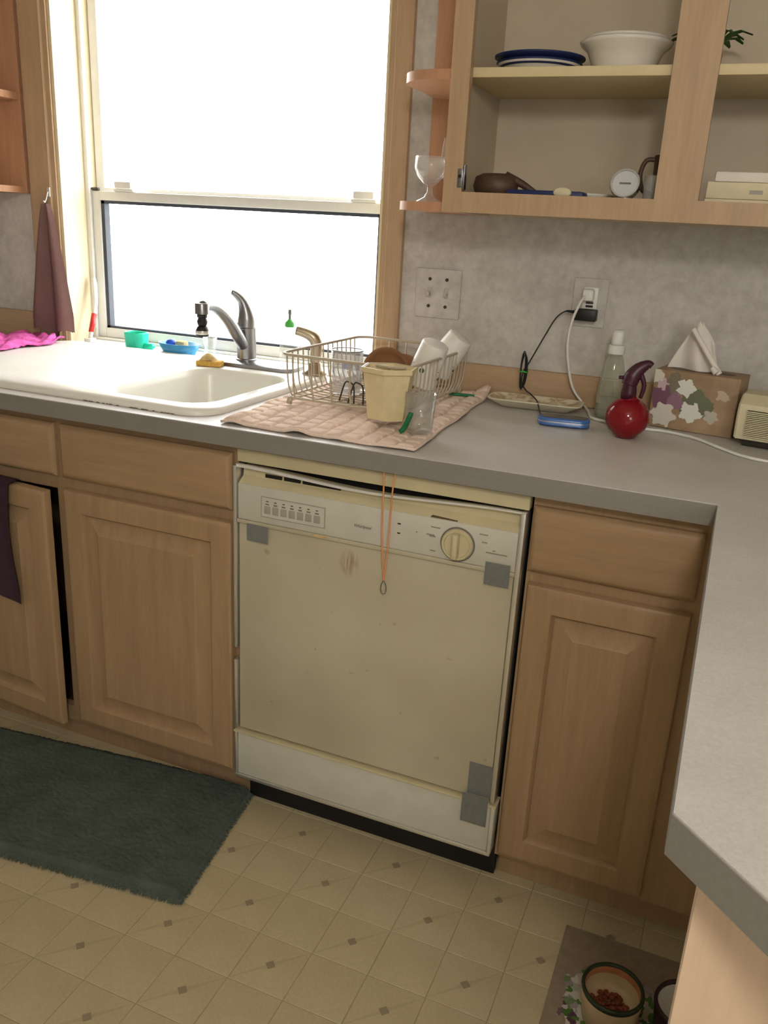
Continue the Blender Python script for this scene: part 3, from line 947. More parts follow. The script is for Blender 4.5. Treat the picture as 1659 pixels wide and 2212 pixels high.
ring_b = MB(); lathe_y(ring_b, [(.024, .014), (.029, .010), (.030, 0), (.028, -.006), (.025, -.006), (.0245, -.002)], 0, 0, 40)
ring_b.move(tilt)
bz = obj('case', ring_b, 'silver', tm, 30)
fb = MB(); lathe_y(fb, [(.0246, 0), (.0246, -.003)], 0, 0, 40); fb.move(tilt)
obj('dial_face', fb, 'dial_face', tm, 30)
obj('pointer', MB().box(-.011, .011, -.0042, -.0030, -.0016, .0016).move(tilt), 'print_grey', tm, 0)
obj('stand', MB().lathe([(.026, 0), (.026, .003), (.018, .008), (.010, .012), (0, .012)], (.642, .43, CF), 28, 1, .7, True, False), 'silver', tm, True)
mg = thing('brown_mug', (.715, .47, CF), 'dark brown mug half hidden behind the cabinet stile', 'mug')
obj('mug_body', MB().lathe([(.030, 0), (.034, .004), (.036, .09), (.033, .09), (.030, .01), (0, .008)], (.722, .47, CF), 28, cap1=False), 'dark_brown', mg, True)
obj('handle', MB().tube([(.690, .462, CF + .082), (.672, .460, CF + .080), (.664, .458, CF + .055), (.672, .46, CF + .025), (.690, .463, CF + .02)], .0045, 8, 4), 'dark_brown', mg, True)
jr = tag(obj('small_glass', MB().lathe([(.013, 0), (.015, .003), (.016, .05), (.0145, .05), (.013, .005), (0, .004)], (.694, .415, CF), 20, cap1=False), 'clear_glass', None, True, (.694, .415, CF)), 'tiny clear glass right of the kitchen dial', 'glass')

bk1 = thing('storage_box', (.98, .50, CF), 'flat cream box at the bottom of the right compartment', 'box')
obj('box_body', MB().bbox(.795, 1.12, .40, .60, CF + .001, CF + .012, .001), 'cream_paper', bk1)
bl = obj('box_lid', MB().bbox(.796, 1.118, .401, .599, CF + .0125, CF + .042, .0015), 'cream_paper', bk1)
obj('print_mark', MB().box(.872, .895, .4003, .402, CF + .022, CF + .029), 'button_grey', bl, 0)
tag(obj('paper_stack', MB().bbox(.807, 1.08, .405, .58, CF + .0422, CF + .061, .004), 'paper_white', None, 35, (.94, .49, CF + .0422)), 'white folded paper bundle lying on the cream box', 'paper')

# goblet on the end shelf
gx, gy, gz = .205, .505, UB + .019
gb = thing('glass_goblet', (gx, gy, gz), 'clear glass goblet on the end shelf by the window', 'goblet')
obj('foot', MB().lathe([(.031, 0), (.030, .003), (.014, .012), (.006, .022), (.006, .034)], (gx, gy, gz), 32, cap1=True), 'clear_glass', gb, True)
obj('cup', MB().lathe([(.006, .034), (.016, .040), (.031, .056), (.036, .072), (.037, .096), (.0355, .096), (.034, .072), (.029, .058), (.014, .044), (0, .042)], (gx, gy, gz), 36, cap1=False), 'clear_glass', gb, True)
obj('stirrer', MB().tube([(gx + .012, gy, gz + .05), (gx + .027, gy, gz + .100), (gx + .0278, gy, gz + .108), (gx + .0285, gy, gz + .136)], [.0015, .0035, .0045, .0012], 8, 3), 'clear_plastic', gb, True)

# ------------------------------------------------------------------ sink
ST = .930
sk = thing('kitchen_sink', (-.51, .35, CT), 'white enamel drop-in sink with one bowl and flat drainer', 'sink')
SX0, SX1, SY0, SY1 = -1.0, -.083, .042, .655
BX0, BX1, BY0, BY1 = -.405, -.125, .088, .500
n_ = 8
lo_ = [rrect(SX0, SX1, SY0, SY1, .07, CT + .0003, n_), rrect(SX0, SX1, SY0, SY1, .07, CT + .007, n_), rrect(SX0 + .003, SX1 - .003, SY0 + .003, SY1 - .003, .068, CT + .0125, n_), rrect(SX0 + .009, SX1 - .009, SY0 + .009, SY1 - .009, .064, ST, n_),
       rrect(SX0 + .016, SX1 - .016, SY0 + .016, SY1 - .016, .06, ST + .0005, n_),
       rrect(BX0 - .004, BX1 + .004, BY0 - .004, BY1 + .004, .074, ST + .0003, n_), rrect(BX0, BX1, BY0, BY1, .07, ST - .004, n_),
       rrect(BX0 + .006, BX1 - .006, BY0 + .006, BY1 - .006, .066, ST - .02, n_), rrect(BX0 + .016, BX1 - .016, BY0 + .016, BY1 - .016, .06, ST - .13, n_),
       rrect(BX0 + .034, BX1 - .034, BY0 + .034, BY1 - .034, .05, ST - .16, n_), rrect(BX0 + .07, BX1 - .07, BY0 + .07, BY1 - .07, .03, ST - .17, n_)]
obj('basin', MB().loft(lo_, True, False, True), 'enamel_sink', sk, 50)
obj('drain', MB().lathe([(.04, -.170), (.04, -.1675), (.03, -.1675), (.028, -.169)], (-.265, .29, ST), 28), 'steel', sk, True)
gm = MB()
for i in range(34):
    x = -.40 + .28 * random.random() ** 1.3
    gm.lathe([(random.uniform(.0012, .0042), 0), (random.uniform(.0006, .002), .0012)], (x, SY0 - .001, CT + .0002), 8, 1.6, .5)
tag(obj('grime_line', gm, 'grime', sk, True), kind='stuff')
lg = MB()

# faucet
fx, fy = -.33, .605
fc = thing('kitchen_faucet', (fx, fy, ST), 'brushed steel single-lever kitchen faucet with black spray head', 'faucet')
obj('deck_plate', MB().loft([rrect(fx - .105, fx + .165, .543, .645, .03, ST + .001, 6), rrect(fx - .105, fx + .165, .543, .645, .03, ST + .010, 6), rrect(fx - .100, fx + .16, .548, .64, .027, ST + .013, 6)], True, True, True), 'steel', fc, 40)
obj('body', MB().lathe([(.029, .011), (.029, .016), (.026, .018), (.0255, .094), (.0265, .096), (.0265, .099), (.024, .1)], (fx, fy, ST), 32), 'steel', fc, 40)
obj('spout', MB().tube([(fx, fy - .012, ST + .052), (fx, fy - .045, ST + .082), (fx, fy - .085, ST + .122), (fx, fy - .13, ST + .154), (fx, fy - .17, ST + .168), (fx, fy - .205, ST + .168)], [.0165, .0165, .0155, .0145, .0135, .0135], 16, 5), 'steel', fc, True)
sh = obj('spray_head', MB().lathe([(.0175, .0), (.0175, .024), (.0165, .026)], (fx, fy - .208, ST + .150), 24), 'steel', fc, 40)
obj('swivel', MB().lathe([(.0125, -.008), (.0125, 0)], (fx, fy - .208, ST + .150), 20).lathe([(.009, -.03), (.012, -.024), (.013, -.018), (.010, -.010), (.011, -.008)], (fx, fy - .208, ST + .150), 20), 'black_plastic', sh, True)
obj('spray_ring', MB().lathe([(.0170, -.049), (.0176, -.046), (.0172, -.040)], (fx, fy - .208, ST + .150), 24, cap0=False, cap1=False), 'chrome', sh, True)
obj('spray_cup', MB().lathe([(.0145, -.054), (.0165, -.05), (.0168, -.042), (.013, -.032), (.010, -.029)], (fx, fy - .208, ST + .150), 24), 'black_plastic', sh, True)
obj('lever', MB().tube([(fx, fy, ST + .100), (fx + .001, fy, ST + .125), (fx - .002, fy - .004, ST + .150), (fx - .008, fy - .012, ST + .172), (fx - .02, fy - .024, ST + .188), (fx - .026, fy - .032, ST + .192)], [.0265, .025, .018, .012, .009, .006], 16, 5), 'steel', fc, True)

# side sprayer
sx_, sy_ = -.112, .585
ss = thing('side_sprayer', (sx_, sy_, ST), 'brushed metal side sprayer standing behind the dish rack', 'sprayer')
obj('holder', MB().lathe([(.033, .001), (.032, .006), (.02, .013), (.0165, .03), (.015, .032)], (sx_, sy_, ST), 28), 'nickel', ss, True)
obj('wand', MB().tube([(sx_, sy_, ST + .03), (sx_ + .003, sy_, ST + .06), (sx_ + .003, sy_, ST + .08), (sx_ - .004, sy_ - .004, ST + .096), (sx_ - .022, sy_ - .010, ST + .106), (sx_ - .046, sy_ - .018, ST + .112)], [.014, .0155, .016, .016, .0145, .0125], 16, 5), 'nickel', ss, True)

# sponge
sg = thing('sponge', (-.388, .515, ST), 'worn yellow sponge on the sink edge beside the faucet', 'sponge', rz=.25)
obj('sponge_block', MB().bbox(-.034, .034, -.018, .018, .001, .016, .004), 'sponge', sg, 30, local=True)
def lump(u, v):
    x = -.026 + .044 * u; y = -.014 + .028 * v
    return (x, y, .0155 + .016 * math.sin(PI * u) ** .6 * math.sin(PI * v) ** .6 + .003 * random.random() * math.sin(PI * u))
obj('torn_piece', MB().grid(lump, 12, 9), 'tan_scrub', sg, True, local=True)

# window sill clutter
sb = thing('soap_bottle', (-.25, .70, WZ0), 'clear dish soap bottle with green cap on the window sill', 'bottle')
obj('bottle_body', MB().lathe([(.027, .001), (.029, .006), (.029, .07), (.024, .092), (.012, .106), (.010, .112)], (-.25, .70, WZ0), 28, 1, .7), 'clear_plastic', sb, True)
cp_ = obj('cap', MB().lathe([(.0125, .112), (.0135, .114), (.0135, .124), (.007, .130), (.0045, .134)], (-.25, .70, WZ0), 24), 'green_cap', sb, True)
obj('nozzle', MB().lathe([(.0035, .134), (.0035, .146), (.0045, .147), (.0045, .158), (.003, .159)], (-.25, .70, WZ0), 16), 'print_grey', cp_, True)

tc_ = thing('teal_cup', (-.762, .69, WZ0), 'bright teal plastic cup on the window sill', 'cup')
obj('cup_body', MB().loft([rrect(-.794, -.730, .665, .715, .02, WZ0 + .001, 6), rrect(-.797, -.727, .662, .718, .022, WZ0 + .05, 6), rrect(-.795, -.729, .664, .716, .021, WZ0 + .052, 6), rrect(-.792, -.732, .667, .713, .019, WZ0 + .05, 6), rrect(-.790, -.734, .669, .711, .018, WZ0 + .006, 6)], True, True, True), 'teal_plastic', tc_, 40)
obj('scoop_lip', MB().tube([(-.729, .69, WZ0 + .012), (-.712, .688, WZ0 + .012), (-.700, .686, WZ0 + .018)], [.012, .011, .008], 12, 4), 'teal_plastic', tc_, True)

bb = thing('blue_dish', (-.60, .672, WZ0), 'light blue oval dish of scrubbers on the window sill', 'dish')
obj('dish_body', MB().lathe([(.045, .001), (.05, .003), (.067, .036), (.064, .036), (.046, .006), (0, .005)], (-.60, .676, WZ0), 36, 1, .62, cap1=False), 'blue_bowl', bb, True)
tag(obj('scrubber', MB().lathe([(0, -.012), (.012, -.009), (.016, 0), (.012, .009), (0, .012)], (-.628, .676, WZ0 + .034), 20, cap0=False, cap1=False), 'blue_plastic', None, True, (-.628, .676, WZ0 + .022)), 'dark blue round scrubber in the blue dish', 'scrubber')
tag(obj('scrub_stone', MB().bbox(-.608, -.574, .662, .69, WZ0 + .0085, WZ0 + .044, .008), 'tan_scrub', None, 35, (-.591, .676, WZ0 + .0085)), 'tan scrubbing block in the blue dish', 'scrubber')
tag(obj('clear_cup', MB().lathe([(.014, .001), (.016, .004), (.020, .055), (.0185, .055), (.014, .006), (0, .005)], (-.525, .722, WZ0), 20, cap1=False), 'clear_plastic', None, True, (-.525, .722, WZ0)), 'small clear cup right of the blue dish on the sill', 'cup')

br = thing('dish_brush', (-.945, .735, WZ0), 'slim white and red brush leaning in the window corner', 'brush')
obj('handle', MB().tube([(-.958, .715, WZ0 + .012), (-.966, .745, WZ0 + .07), (-.974, .765, WZ0 + .12), (-.983, .775, WZ0 + .17), (-.985, .777, WZ0 + .19)], [.006, .007, .008, .009, .004], 12, 4), 'white_plastic', br, True)
obj('grip', MB().tube([(-.960, .722, WZ0 + .03), (-.968, .75, WZ0 + .082)], [.0075, .0085], 12), 'red_plastic', br, True)
obj('brush_head', MB().bbox(-.972, -.944, .70, .728, WZ0 + .001, WZ0 + .013, .004), 'white_plastic', br)

# ------------------------------------------------------------------ left side: towel, pink cloth
tw = thing('hanging_towel', (-1.04, .65, .95), 'mauve brown towel hanging on a hook left of the window', 'towel')
def towel(u, v):
    # v 0 top .. 1 bottom
    z = 1.318 - .372 * v + .012 * math.sin(u * 9) * v
    half = .012 + .060 * min(1, v * 1.15) ** .8
    xc = -1.043 + .004 * v
    ph = u * 2 * PI * 1.6
    x = xc + (u - .5) * 2 * half
    y = .652 - .012 * math.sin(ph) * (.35 + v) - .010 * v
    return (x, y, z)
twm = MB()
Lf = MB().grid(towel, 36, 40)
Bk = MB().grid(lambda u, v: tuple(Vector(towel(u, v)) + Vector((0, .007, 0))), 36, 40)
twm.add(Lf.v, Lf.f); twm.add(Bk.v, Bk.f)
obj('towel_cloth', twm, 'towel_mauve', tw, True)
hk = thing('wall_hook', (-1.04, .66, 1.33), 'small metal hook holding the mauve towel', 'hook')
obj('hook_wire', MB().tube([(-1.040, .672, 1.352), (-1.040, .664, 1.350), (-1.040, .658, 1.335), (-1.040, .650, 1.322), (-1.040, .645, 1.326)], .0022, 8, 4), 'chrome', hk, True)
obj('base_plate', MB().bbox(-1.046, -1.034, .666, .6695, 1.338, 1.364, .001), 'chrome', hk)

def pink(u, v):
    a = Vector((-1.16, .50, 0)) * (1 - u) * (1 - v) + Vector((-.95, .30, 0)) * u * (1 - v) + Vector((-1.10, .64, 0)) * (1 - u) * v + Vector((-.935, .585, 0)) * u * v
    h = .005 + .015 * abs(math.sin(u * 11 + 3 * v + math.sin(7 * v))) * abs(math.sin(6 * v + 2 * u + .6)) + .004 * random.random()
    return (a.x + .008 * math.sin(v * 11), a.y + .006 * math.sin(u * 13), (ST if a.x > -1.0 else ST) + h)
tag(obj('pink_cloth', MB().grid(pink, 34, 30, .004), 'cloth_pink', None, True, (-1.0, .5, ST)), 'bright pink cloth crumpled at the left end of the sink', 'cloth')
# dark towel over the ajar door
def dtow(u, v):
    return (-.735 + .165 * u - .01 * math.sin(v * 4), -.030 + .006 * math.sin(u * 9) + .008 * (1 - u), .712 - .285 * v + .012 * math.sin(u * 5) * v)
dt = thing('door_towel', (-.62, -.02, .42), 'dark purple towel hanging over the ajar cabinet door', 'towel')
obj('front_fall', MB().grid(dtow, 18, 24, .0), 'towel_dark', dt, True)
obj('top_fold', MB().grid(lambda u, v: (-.735 + .165 * u, -.030 + .008 * (1 - u) + .045 * v, .712 + .003 * math.sin(PI * v)), 18, 6), 'towel_dark', dt, True)

# ------------------------------------------------------------------ drying mat and dish rack
MZ = CT
def smooth01(t):
    t = max(0, min(1, t)); return t * t * (3 - 2 * t)
def matz(u, v):
    A, B_, D, E_ = Vector((-.038, .027)), Vector((.377, .030)), Vector((.345, .655)), Vector((-.060, .655))
    p = A * (1 - u) * (1 - v) + B_ * u * (1 - v) + D * u * v + E_ * (1 - u) * v
    if p.x < -.064: p.x = -.064
    du = abs((u * 11) % 1 - .5); dv_ = abs((v * 17) % 1 - .5)
    quilt = (1 - math.exp(-((.5 - du) / .10) ** 2)) * (1 - math.exp(-((.5 - dv_) / .10) ** 2)) * .0058 + .0012 * math.cos(PI * du) * math.cos(PI * dv_)
    wr = .0085 * math.sin(u * 19 + v * 7) * math.sin(v * 23 + u * 5) + .0035 * math.sin(u * 33 - v * 12)
    wr = max(-.0004, wr) * (1.0 - .6 * u)
    inr = smooth01((p.x + .02) / .04) * smooth01((.33 - p.x) / .04) * smooth01((p.y - .15) / .05)
    wr *= 1 - .8 * inr
    lift = .020 * smooth01((u - .86) / .14) * smooth01((v - .86) / .14)
    return (p.x + .003 * math.sin(v * 15), p.y + .002 * math.sin(u * 14), MZ + .0055 + quilt * .9 + wr * .8 + lift)
mat_ = thing('drying_mat', (.16, .34, MZ), 'tan quilted cloth drying mat under the dish rack', 'mat')
obj('mat_cloth', MB().grid(matz, 198, 306, .0042), 'cloth_tan', mat_, True)
hem = [matz(u / 40, 0) for u in range(41)] + [matz(1, v / 60) for v in range(1, 61)]
obj('hem', MB().tube([(p[0], p[1], p[2] - .0012) for p in hem], .0032, 6), 'cloth_tan', mat_, True)

RKZ = MZ + .0142
rk = thing('dish_rack', (.15, .4, RKZ), 'cream wire dish rack on the tan mat', 'rack', rz=math.radians(-2))
# local frame: x -.15..+.15, y -.2..+.2
Xh, Yh, RH = .150, .202, .110
def rimpt(x, y): return (x, y, RH)
rim = rrect(-Xh, Xh, -Yh, Yh, .035, RH, 6)
obj('rim', MB().ring(rim, .0033, 8), 'wire_cream', rk, True, local=True)
rim2 = rrect(-Xh + .012, Xh - .012, -Yh + .012, Yh - .012, .03, .016, 6)
obj('base_ring', MB().ring(rim2, .0024, 6), 'wire_cream', rk, True, local=True)
NW = 15
wx = mesh_of('wire', MB().tube([(-Xh, 0, RH), (-Xh + .003, 0, .055), (-Xh + .010, 0, .026), (-Xh + .03, 0, .013), (0, 0, .011), (Xh - .03, 0, .013), (Xh - .010, 0, .026), (Xh - .003, 0, .055), (Xh, 0, RH)], .0017, 6, 3), 'wire_cream', True)
for i in range(NW):
    o = bpy.data.objects.new('wire', wx); C.objects.link(o); o.parent = rk
    o.location = (0, -Yh + .036 + (2 * Yh - .072) * i / (NW - 1), 0)
wy = mesh_of('wire', MB().tube([(0, -Yh, RH), (0, -Yh + .003, .055), (0, -Yh + .010, .026), (0, -Yh + .03, .016), (0, 0, .0145), (0, Yh - .03, .016), (0, Yh - .010, .026), (0, Yh - .003, .055), (0, Yh, RH)], .0019, 6, 3), 'wire_cream', True)
for i in range(6):
    o = bpy.data.objects.new('wire', wy); C.objects.link(o); o.parent = rk
    o.location = (-Xh + .036 + (2 * Xh - .072) * i / 5, 0, 0)
for sx in (-1, 1):
    for sy in (-1, 1):
        obj('foot', MB().tube([(sx * (Xh - .02), sy * (Yh - .02), .016), (sx * (Xh - .018), sy * (Yh - .018), .0005)], [.006, .0065], 10), 'wire_cream', rk, True, local=True)
dv = MB()
for i in range(2):
    x = -.010 + .022 * i
    dv.tube([(x - .014, -.155, .014), (x - .004, -.150, .055), (x + .006, -.148, .058), (x + .018, -.15, .05), (x + .022, -.155, .014)], .0018, 6, 3)
do = obj('plate_divider', dv, 'wire_dark', rk, True, local=True)
do['label'] = 'dark bent wire divider'

# utensil caddy hooked on the front rim
cd = thing('utensil_caddy', (.265, .172, MZ), 'cream six-sided utensil cup hooked on the rack front', 'utensil holder')
def octa(cx, cy, r, z, n=6, sy=.9): return [(cx + r * math.cos(math.radians(-81) + 2 * PI * i / n), cy + sy * r * math.sin(math.radians(-81) + 2 * PI * i / n), z) for i in range(n)]
cz0, cz1 = MZ + .026, 1.043
cxx, cyy = .266, .168
obj('cup', MB().loft([octa(cxx, cyy, .042, cz0), octa(cxx, cyy, .057, cz1), octa(cxx, cyy, .0545, cz1), octa(cxx, cyy, .040, cz0 + .003)], True, True, True), 'caddy_cream', cd, 0)
obj('rim_band', MB().loft([octa(cxx, cyy, .058, cz1 - .010), octa(cxx, cyy, .0605, cz1 - .008), octa(cxx, cyy, .0605, cz1 + .001), octa(cxx, cyy, .057, cz1 + .001)], True), 'caddy_cream', cd, 0)

# dishes in the rack
BZ = RKZ + .0168
bn = thing('brown_bowl', (.19, .37, BZ), 'brown bowl standing on edge behind the utensil cup', 'bowl')
tl = Matrix.Translation((.188, .352, BZ + .0545)) @ Matrix.Rotation(math.radians(72), 4, 'X') @ Matrix.Rotation(math.radians(8), 4, 'Y')
obj('bowl_body', MB().lathe([(.025, -.006), (.028, -.003), (.046, .014), (.052, .026), (.049, .026), (.043, .016), (.025, .002), (0, 0)], (0, 0, 0), 40, cap1=False).move(tl), 'cup_brown', bn, True)
bn2 = thing('brown_saucer', (.215, .39, BZ), 'tan brown saucer standing behind the brown bowl', 'saucer')
tl = Matrix.Translation((.208, .398, BZ + .047)) @ Matrix.Rotation(math.radians(76), 4, 'X') @ Matrix.Rotation(math.radians(-4), 4, 'Y')
obj('saucer_body', MB().lathe([(.025, 0), (.028, .003), (.045, .009), (.044, .012), (.025, .005), (0, .004)], (0, 0, 0), 40, cap1=False).move(tl), 'cup_brown', bn2, True)
gl_ = thing('drinking_glass', (.105, .315, BZ), 'clear tumbler standing upright in the dish rack', 'glass')
obj('glass_wall', MB().lathe([(.030, .002), (.032, .004), (.036, .10), (.0345, .10), (.0305, .008), (0, .006)], (.105, .315, BZ), 32, cap1=False), 'clear_glass', gl_, True)
obj('rim', MB().ring([(.105 + .0353 * math.cos(a), .315 + .0353 * math.sin(a), BZ + .10) for a in [2 * PI * i / 32 for i in range(32)]], .0012, 6), 'steel', gl_, True)
for i, (x, y, lab) in enumerate(((.078, .378, 'small clear bottle with blue cap, left one in the rack'), (.114, .378, 'small clear bottle with blue cap, right one in the rack'))):
    pbn = thing('water_bottle', (x, y, BZ), lab, 'bottle', 'blue capped bottles in the rack')
    obj('bottle_body', MB().lathe([(.014, .001), (.0165, .003), (.0165, .010), (.015, .014), (.0165, .020), (.0165, .036), (.010, .046), (.009, .049)], (x, y, BZ), 24), 'clear_plastic', pbn, True)
    obj('cap', MB().lathe([(.0122, .048), (.0122, .062), (.011, .064)], (x, y, BZ), 24), 'blue_plastic', pbn, 40)

def tipped_cup(loc, rot, lab):
    c_ = thing('white_cup', loc, lab, 'cup', 'white cups in the rack', rot=rot)
    obj('cup_body', MB().lathe([(.027, .100), (.030, .098), (.031, .095), (.0375, .004), (.0385, 0), (.036, .002), (.029, .09), (0, .094)], (0, 0, 0), 36, cap1=False), 'cup_print', c_, True, local=True)
    return c_
tipped_cup((.248, .405, BZ + .030), (math.radians(4), math.radians(20), 0), 'white plastic cup upside down in the rack, the nearer one')
tipped_cup((.248, .510, BZ + .046), (math.radians(-2), math.radians(34), 0), 'white plastic cup tipped over at the rack\'s back corner')

tb = thing('clear_tumbler', (.345, .145, MZ + .011), 'clear plastic tumbler on the mat in front of the rack', 'tumbler')
obj('tumbler_wall', MB().lathe([(.024, .001), (.026, .003), (.031, .078), (.0295, .078), (.0245, .006), (0, .005)], (.345, .145, MZ + .011), 32, cap1=False), 'clear_plastic', tb, True)
tag(obj('green_brush', MB().tube([(.318, .108, MZ + .0155), (.326, .111, MZ + .024), (.338, .113, MZ + .055)], [.0045, .0055, .005], 10, 4), 'green_plastic', None, True, (.318, .108, MZ + .011)), 'short dark green stick leaning on the clear tumbler', 'stick')
tag(obj('green_straw', MB().tube([(.272, .5515, MZ + .0165), (.332, .566, MZ + .0155)], .0036, 10), 'green_plastic', None, 40, (.30, .56, MZ + .012)), 'straight green stick lying on the mat beside the rack', 'stick')

# ------------------------------------------------------------------ wall plates
def screw(par, x, z, m='wire_dark'):
    obj('screw', lathe_y(MB(), [(.0042, WALL - .006), (.0042, WALL - .0078)], x, z, 14), m, par, 40)
sw = thing('switch_plate', (.18, WALL, 1.15), 'double switch plate covered in wallpaper beside the window', 'switch')
obj('cover', MB().bbox(.119, .239, WALL - .006, WALL - .0002, 1.093, 1.213, .0022), 'wallpaper', sw)
for x in (.157, .202):
    tg = obj('toggle', MB().bbox(x - .0055, x + .0055, WALL - .008, WALL - .005, 1.142, 1.168, .0008), 'plate_clear', sw)
    obj('toggle_lever', MB().bbox(x - .004, x + .004, WALL - .020, WALL - .007, 1.147, 1.157, .0015), 'plate_clear', tg)
    for z in (1.188, 1.122):
        screw(sw, x, z)
ol = thing('outlet_plate', (.56, WALL, 1.11), 'wall outlet with clear cover plate above the phone', 'outlet')
obj('cover', MB().bbox(.519, .599, WALL - .005, WALL - .0002, 1.105, 1.217, .002), 'wallpaper', ol)
rc_ = obj('receptacle', MB().bbox(.543, .578, WALL - .009, WALL - .004, 1.128, 1.198, .003), 'white_plastic', ol)
obj('socket_slot', MB().box(.556, .564, WALL - .0095, WALL - .008, 1.168, 1.172), 'black_plastic', rc_, 0)
obj('reset_button', MB().box(.552, .569, WALL - .0102, WALL - .008, 1.159, 1.164), 'dark_brown', rc_, 0)
obj('test_button', MB().box(.552, .569, WALL - .0102, WALL - .008, 1.151, 1.156), 'black_plastic', rc_, 0)

ch = thing('phone_charger', (.56, .66, 1.13), 'black charger plugged into the outlet with bundled cable', 'charger')
obj('plug', MB().bbox(.532, .583, .652, WALL - .0095, 1.121, 1.148, .003), 'black_plastic', ch)
obj('cable', MB().tube([(.533, .665, 1.139), (.512, .662, 1.140), (.490, .658, 1.122), (.470, .655, 1.082), (.452, .652, 1.042), (.436, .648, 1.006), (.428, .646, .99), (.427, .642, .965), (.440, .632, .948), (.463, .60, .943), (.487, .56, .937), (.510, .49, .928), (.522, .462, .926)], .0018, 6, 6), 'black_plastic', ch, True)
obj('strain_relief', MB().tube([(.533, .665, 1.139), (.512, .662, 1.140)], [.004, .0022], 8), 'black_plastic', ch, True)
lp_ = MB()
for k in range(3):
    o_ = .004 * k
    lp_.ring([(.426 + o_ * .6 + (.0055 + .001 * k) * math.cos(a), .645 - o_, .992 + (.046 - .004 * k) * math.sin(a)) for a in [2 * PI * i / 28 for i in range(28)]], .0016, 6)
obj('cable_bundle', lp_, 'black_plastic', ch, True)
obj('twist_tie', MB().ring([(.430 + .0095 * math.cos(a), .641 + .007 * math.sin(a), .990 + .001 * math.sin(3 * a)) for a in [2 * PI * i / 16 for i in range(16)]], .0022, 6), 'green_cap', ch, True)

wc = thing('power_cord', (.70, .53, CT), 'white power cord running from the outlet along the counter', 'cord')
obj('cord', MB().tube([(.553, .660, 1.178), (.546, .645, 1.165), (.532, .64, 1.12), (.528, .64, 1.07), (.535, .64, 1.02), (.550, .648, .965), (.577, .648, .931), (.600, .608, .9195), (.618, .548, .9175), (.648, .525, .9175), (.69, .512, .9175), (.744, .500, .9175), (.79, .500, .9175), (.85, .470, .9175), (.90, .410, .9175), (.945, .362, .9175), (1.0, .345, .9175), (1.10, .36, .9175)], .0032, 8, 6), 'white_plastic', wc, True)
obj('plug', MB().bbox(.545, .571, .655, WALL - .0095, 1.166, 1.194, .006), 'white_plastic', wc)

# ------------------------------------------------------------------ counter things at the right
ty = thing('oval_tray', (.478, .585, CT), 'small cream serving dish with leaf print by the backsplash', 'dish', rz=math.radians(3))
def oc8(hx, hy, z): return rrect(-hx, hx, -hy, hy, min(hx, hy) * .55, z, 5)
obj('dish_wall', MB().loft([oc8(.075, .022, .001), oc8(.080, .026, .002), oc8(.112, .048, .020), oc8(.112, .048, .0225), oc8(.108, .045, .0225)], True, True, False), 'tray_cream', ty, 40, local=True)
obj('dish_inside', MB().loft([oc8(.108, .045, .0225), oc8(.078, .024, .006), oc8(.04, .01, .005)], True, False, True), 'tray_print', ty, 40, local=True)

ph = thing('flip_phone', (.576, .437, CT), 'closed blue flip phone charging on the counter', 'phone', rz=math.radians(9))
def pill(z, g_=0): return rrect(-.056 + g_, .056 - g_, -.026 + g_, .026 - g_, .022 - g_, z, 8)
obj('lower_shell', MB().loft([pill(.001, .004), pill(.004), pill(.009), pill(.010, .001)], True, True, True), 'phone_blue', ph, 50, local=True)
obj('silver_band', MB().loft([pill(.0095, .0005), pill(.0125, .0005)], True, True, True), 'phone_silver', ph, 50, local=True)
up_ = obj('upper_shell', MB().loft([pill(.0125), pill(.0165), pill(.0195, .003)], True, True, True), 'phone_blue', ph, 50, local=True)
obj('lid_face', MB().loft([pill(.0194, .006), pill(.0202, .0065)], True, True, True), 'phone_dark', up_, 50, local=True)

rx_, ry_ = .712, .405
rb = thing('red_spray_bottle', (rx_, ry_, CT), 'round glossy red spray bottle with plum trigger head', 'spray bottle')
prof = [(.019, .001), (.022, .002)]
for i in range(1, 15):
    a = -PI / 2 + .52 + (PI - .82) * i / 14
    prof.append((.0455 * math.cos(a), .043 + .0425 * math.sin(a)))
prof += [(.014, .084), (.0125, .088)]
obj('globe', MB().lathe(prof, (rx_, ry_, CT), 40), 'red_glass', rb, True)
hd = obj('spray_neck', MB().lathe([(.0155, .082), (.016, .095), (.014, .11), (.015, .125)], (rx_ - .004, ry_, CT), 24), 'plum_plastic', rb, True)
obj('spray_head', MB().tube([(rx_ - .006, ry_, CT + .11), (rx_ - .001, ry_ + .002, CT + .128), (rx_ + .010, ry_ + .004, CT + .144), (rx_ + .026, ry_ + .006, CT + .155), (rx_ + .034, ry_ + .006, CT + .152)], [.016, .017, .014, .009, .006], 14, 5), 'plum_plastic', rb, True)
obj('nozzle', MB().tube([(rx_ - .018, ry_, CT + .124), (rx_ - .028, ry_ - .002, CT + .124)], [.004, .0035], 10), 'plum_plastic', hd, True)
obj('trigger', MB().tube([(rx_ + .014, ry_ + .003, CT + .135), (rx_ + .024, ry_ + .004, CT + .112), (rx_ + .02, ry_ + .004, CT + .085)], [.006, .005, .004], 10, 4), 'plum_plastic', hd, True)

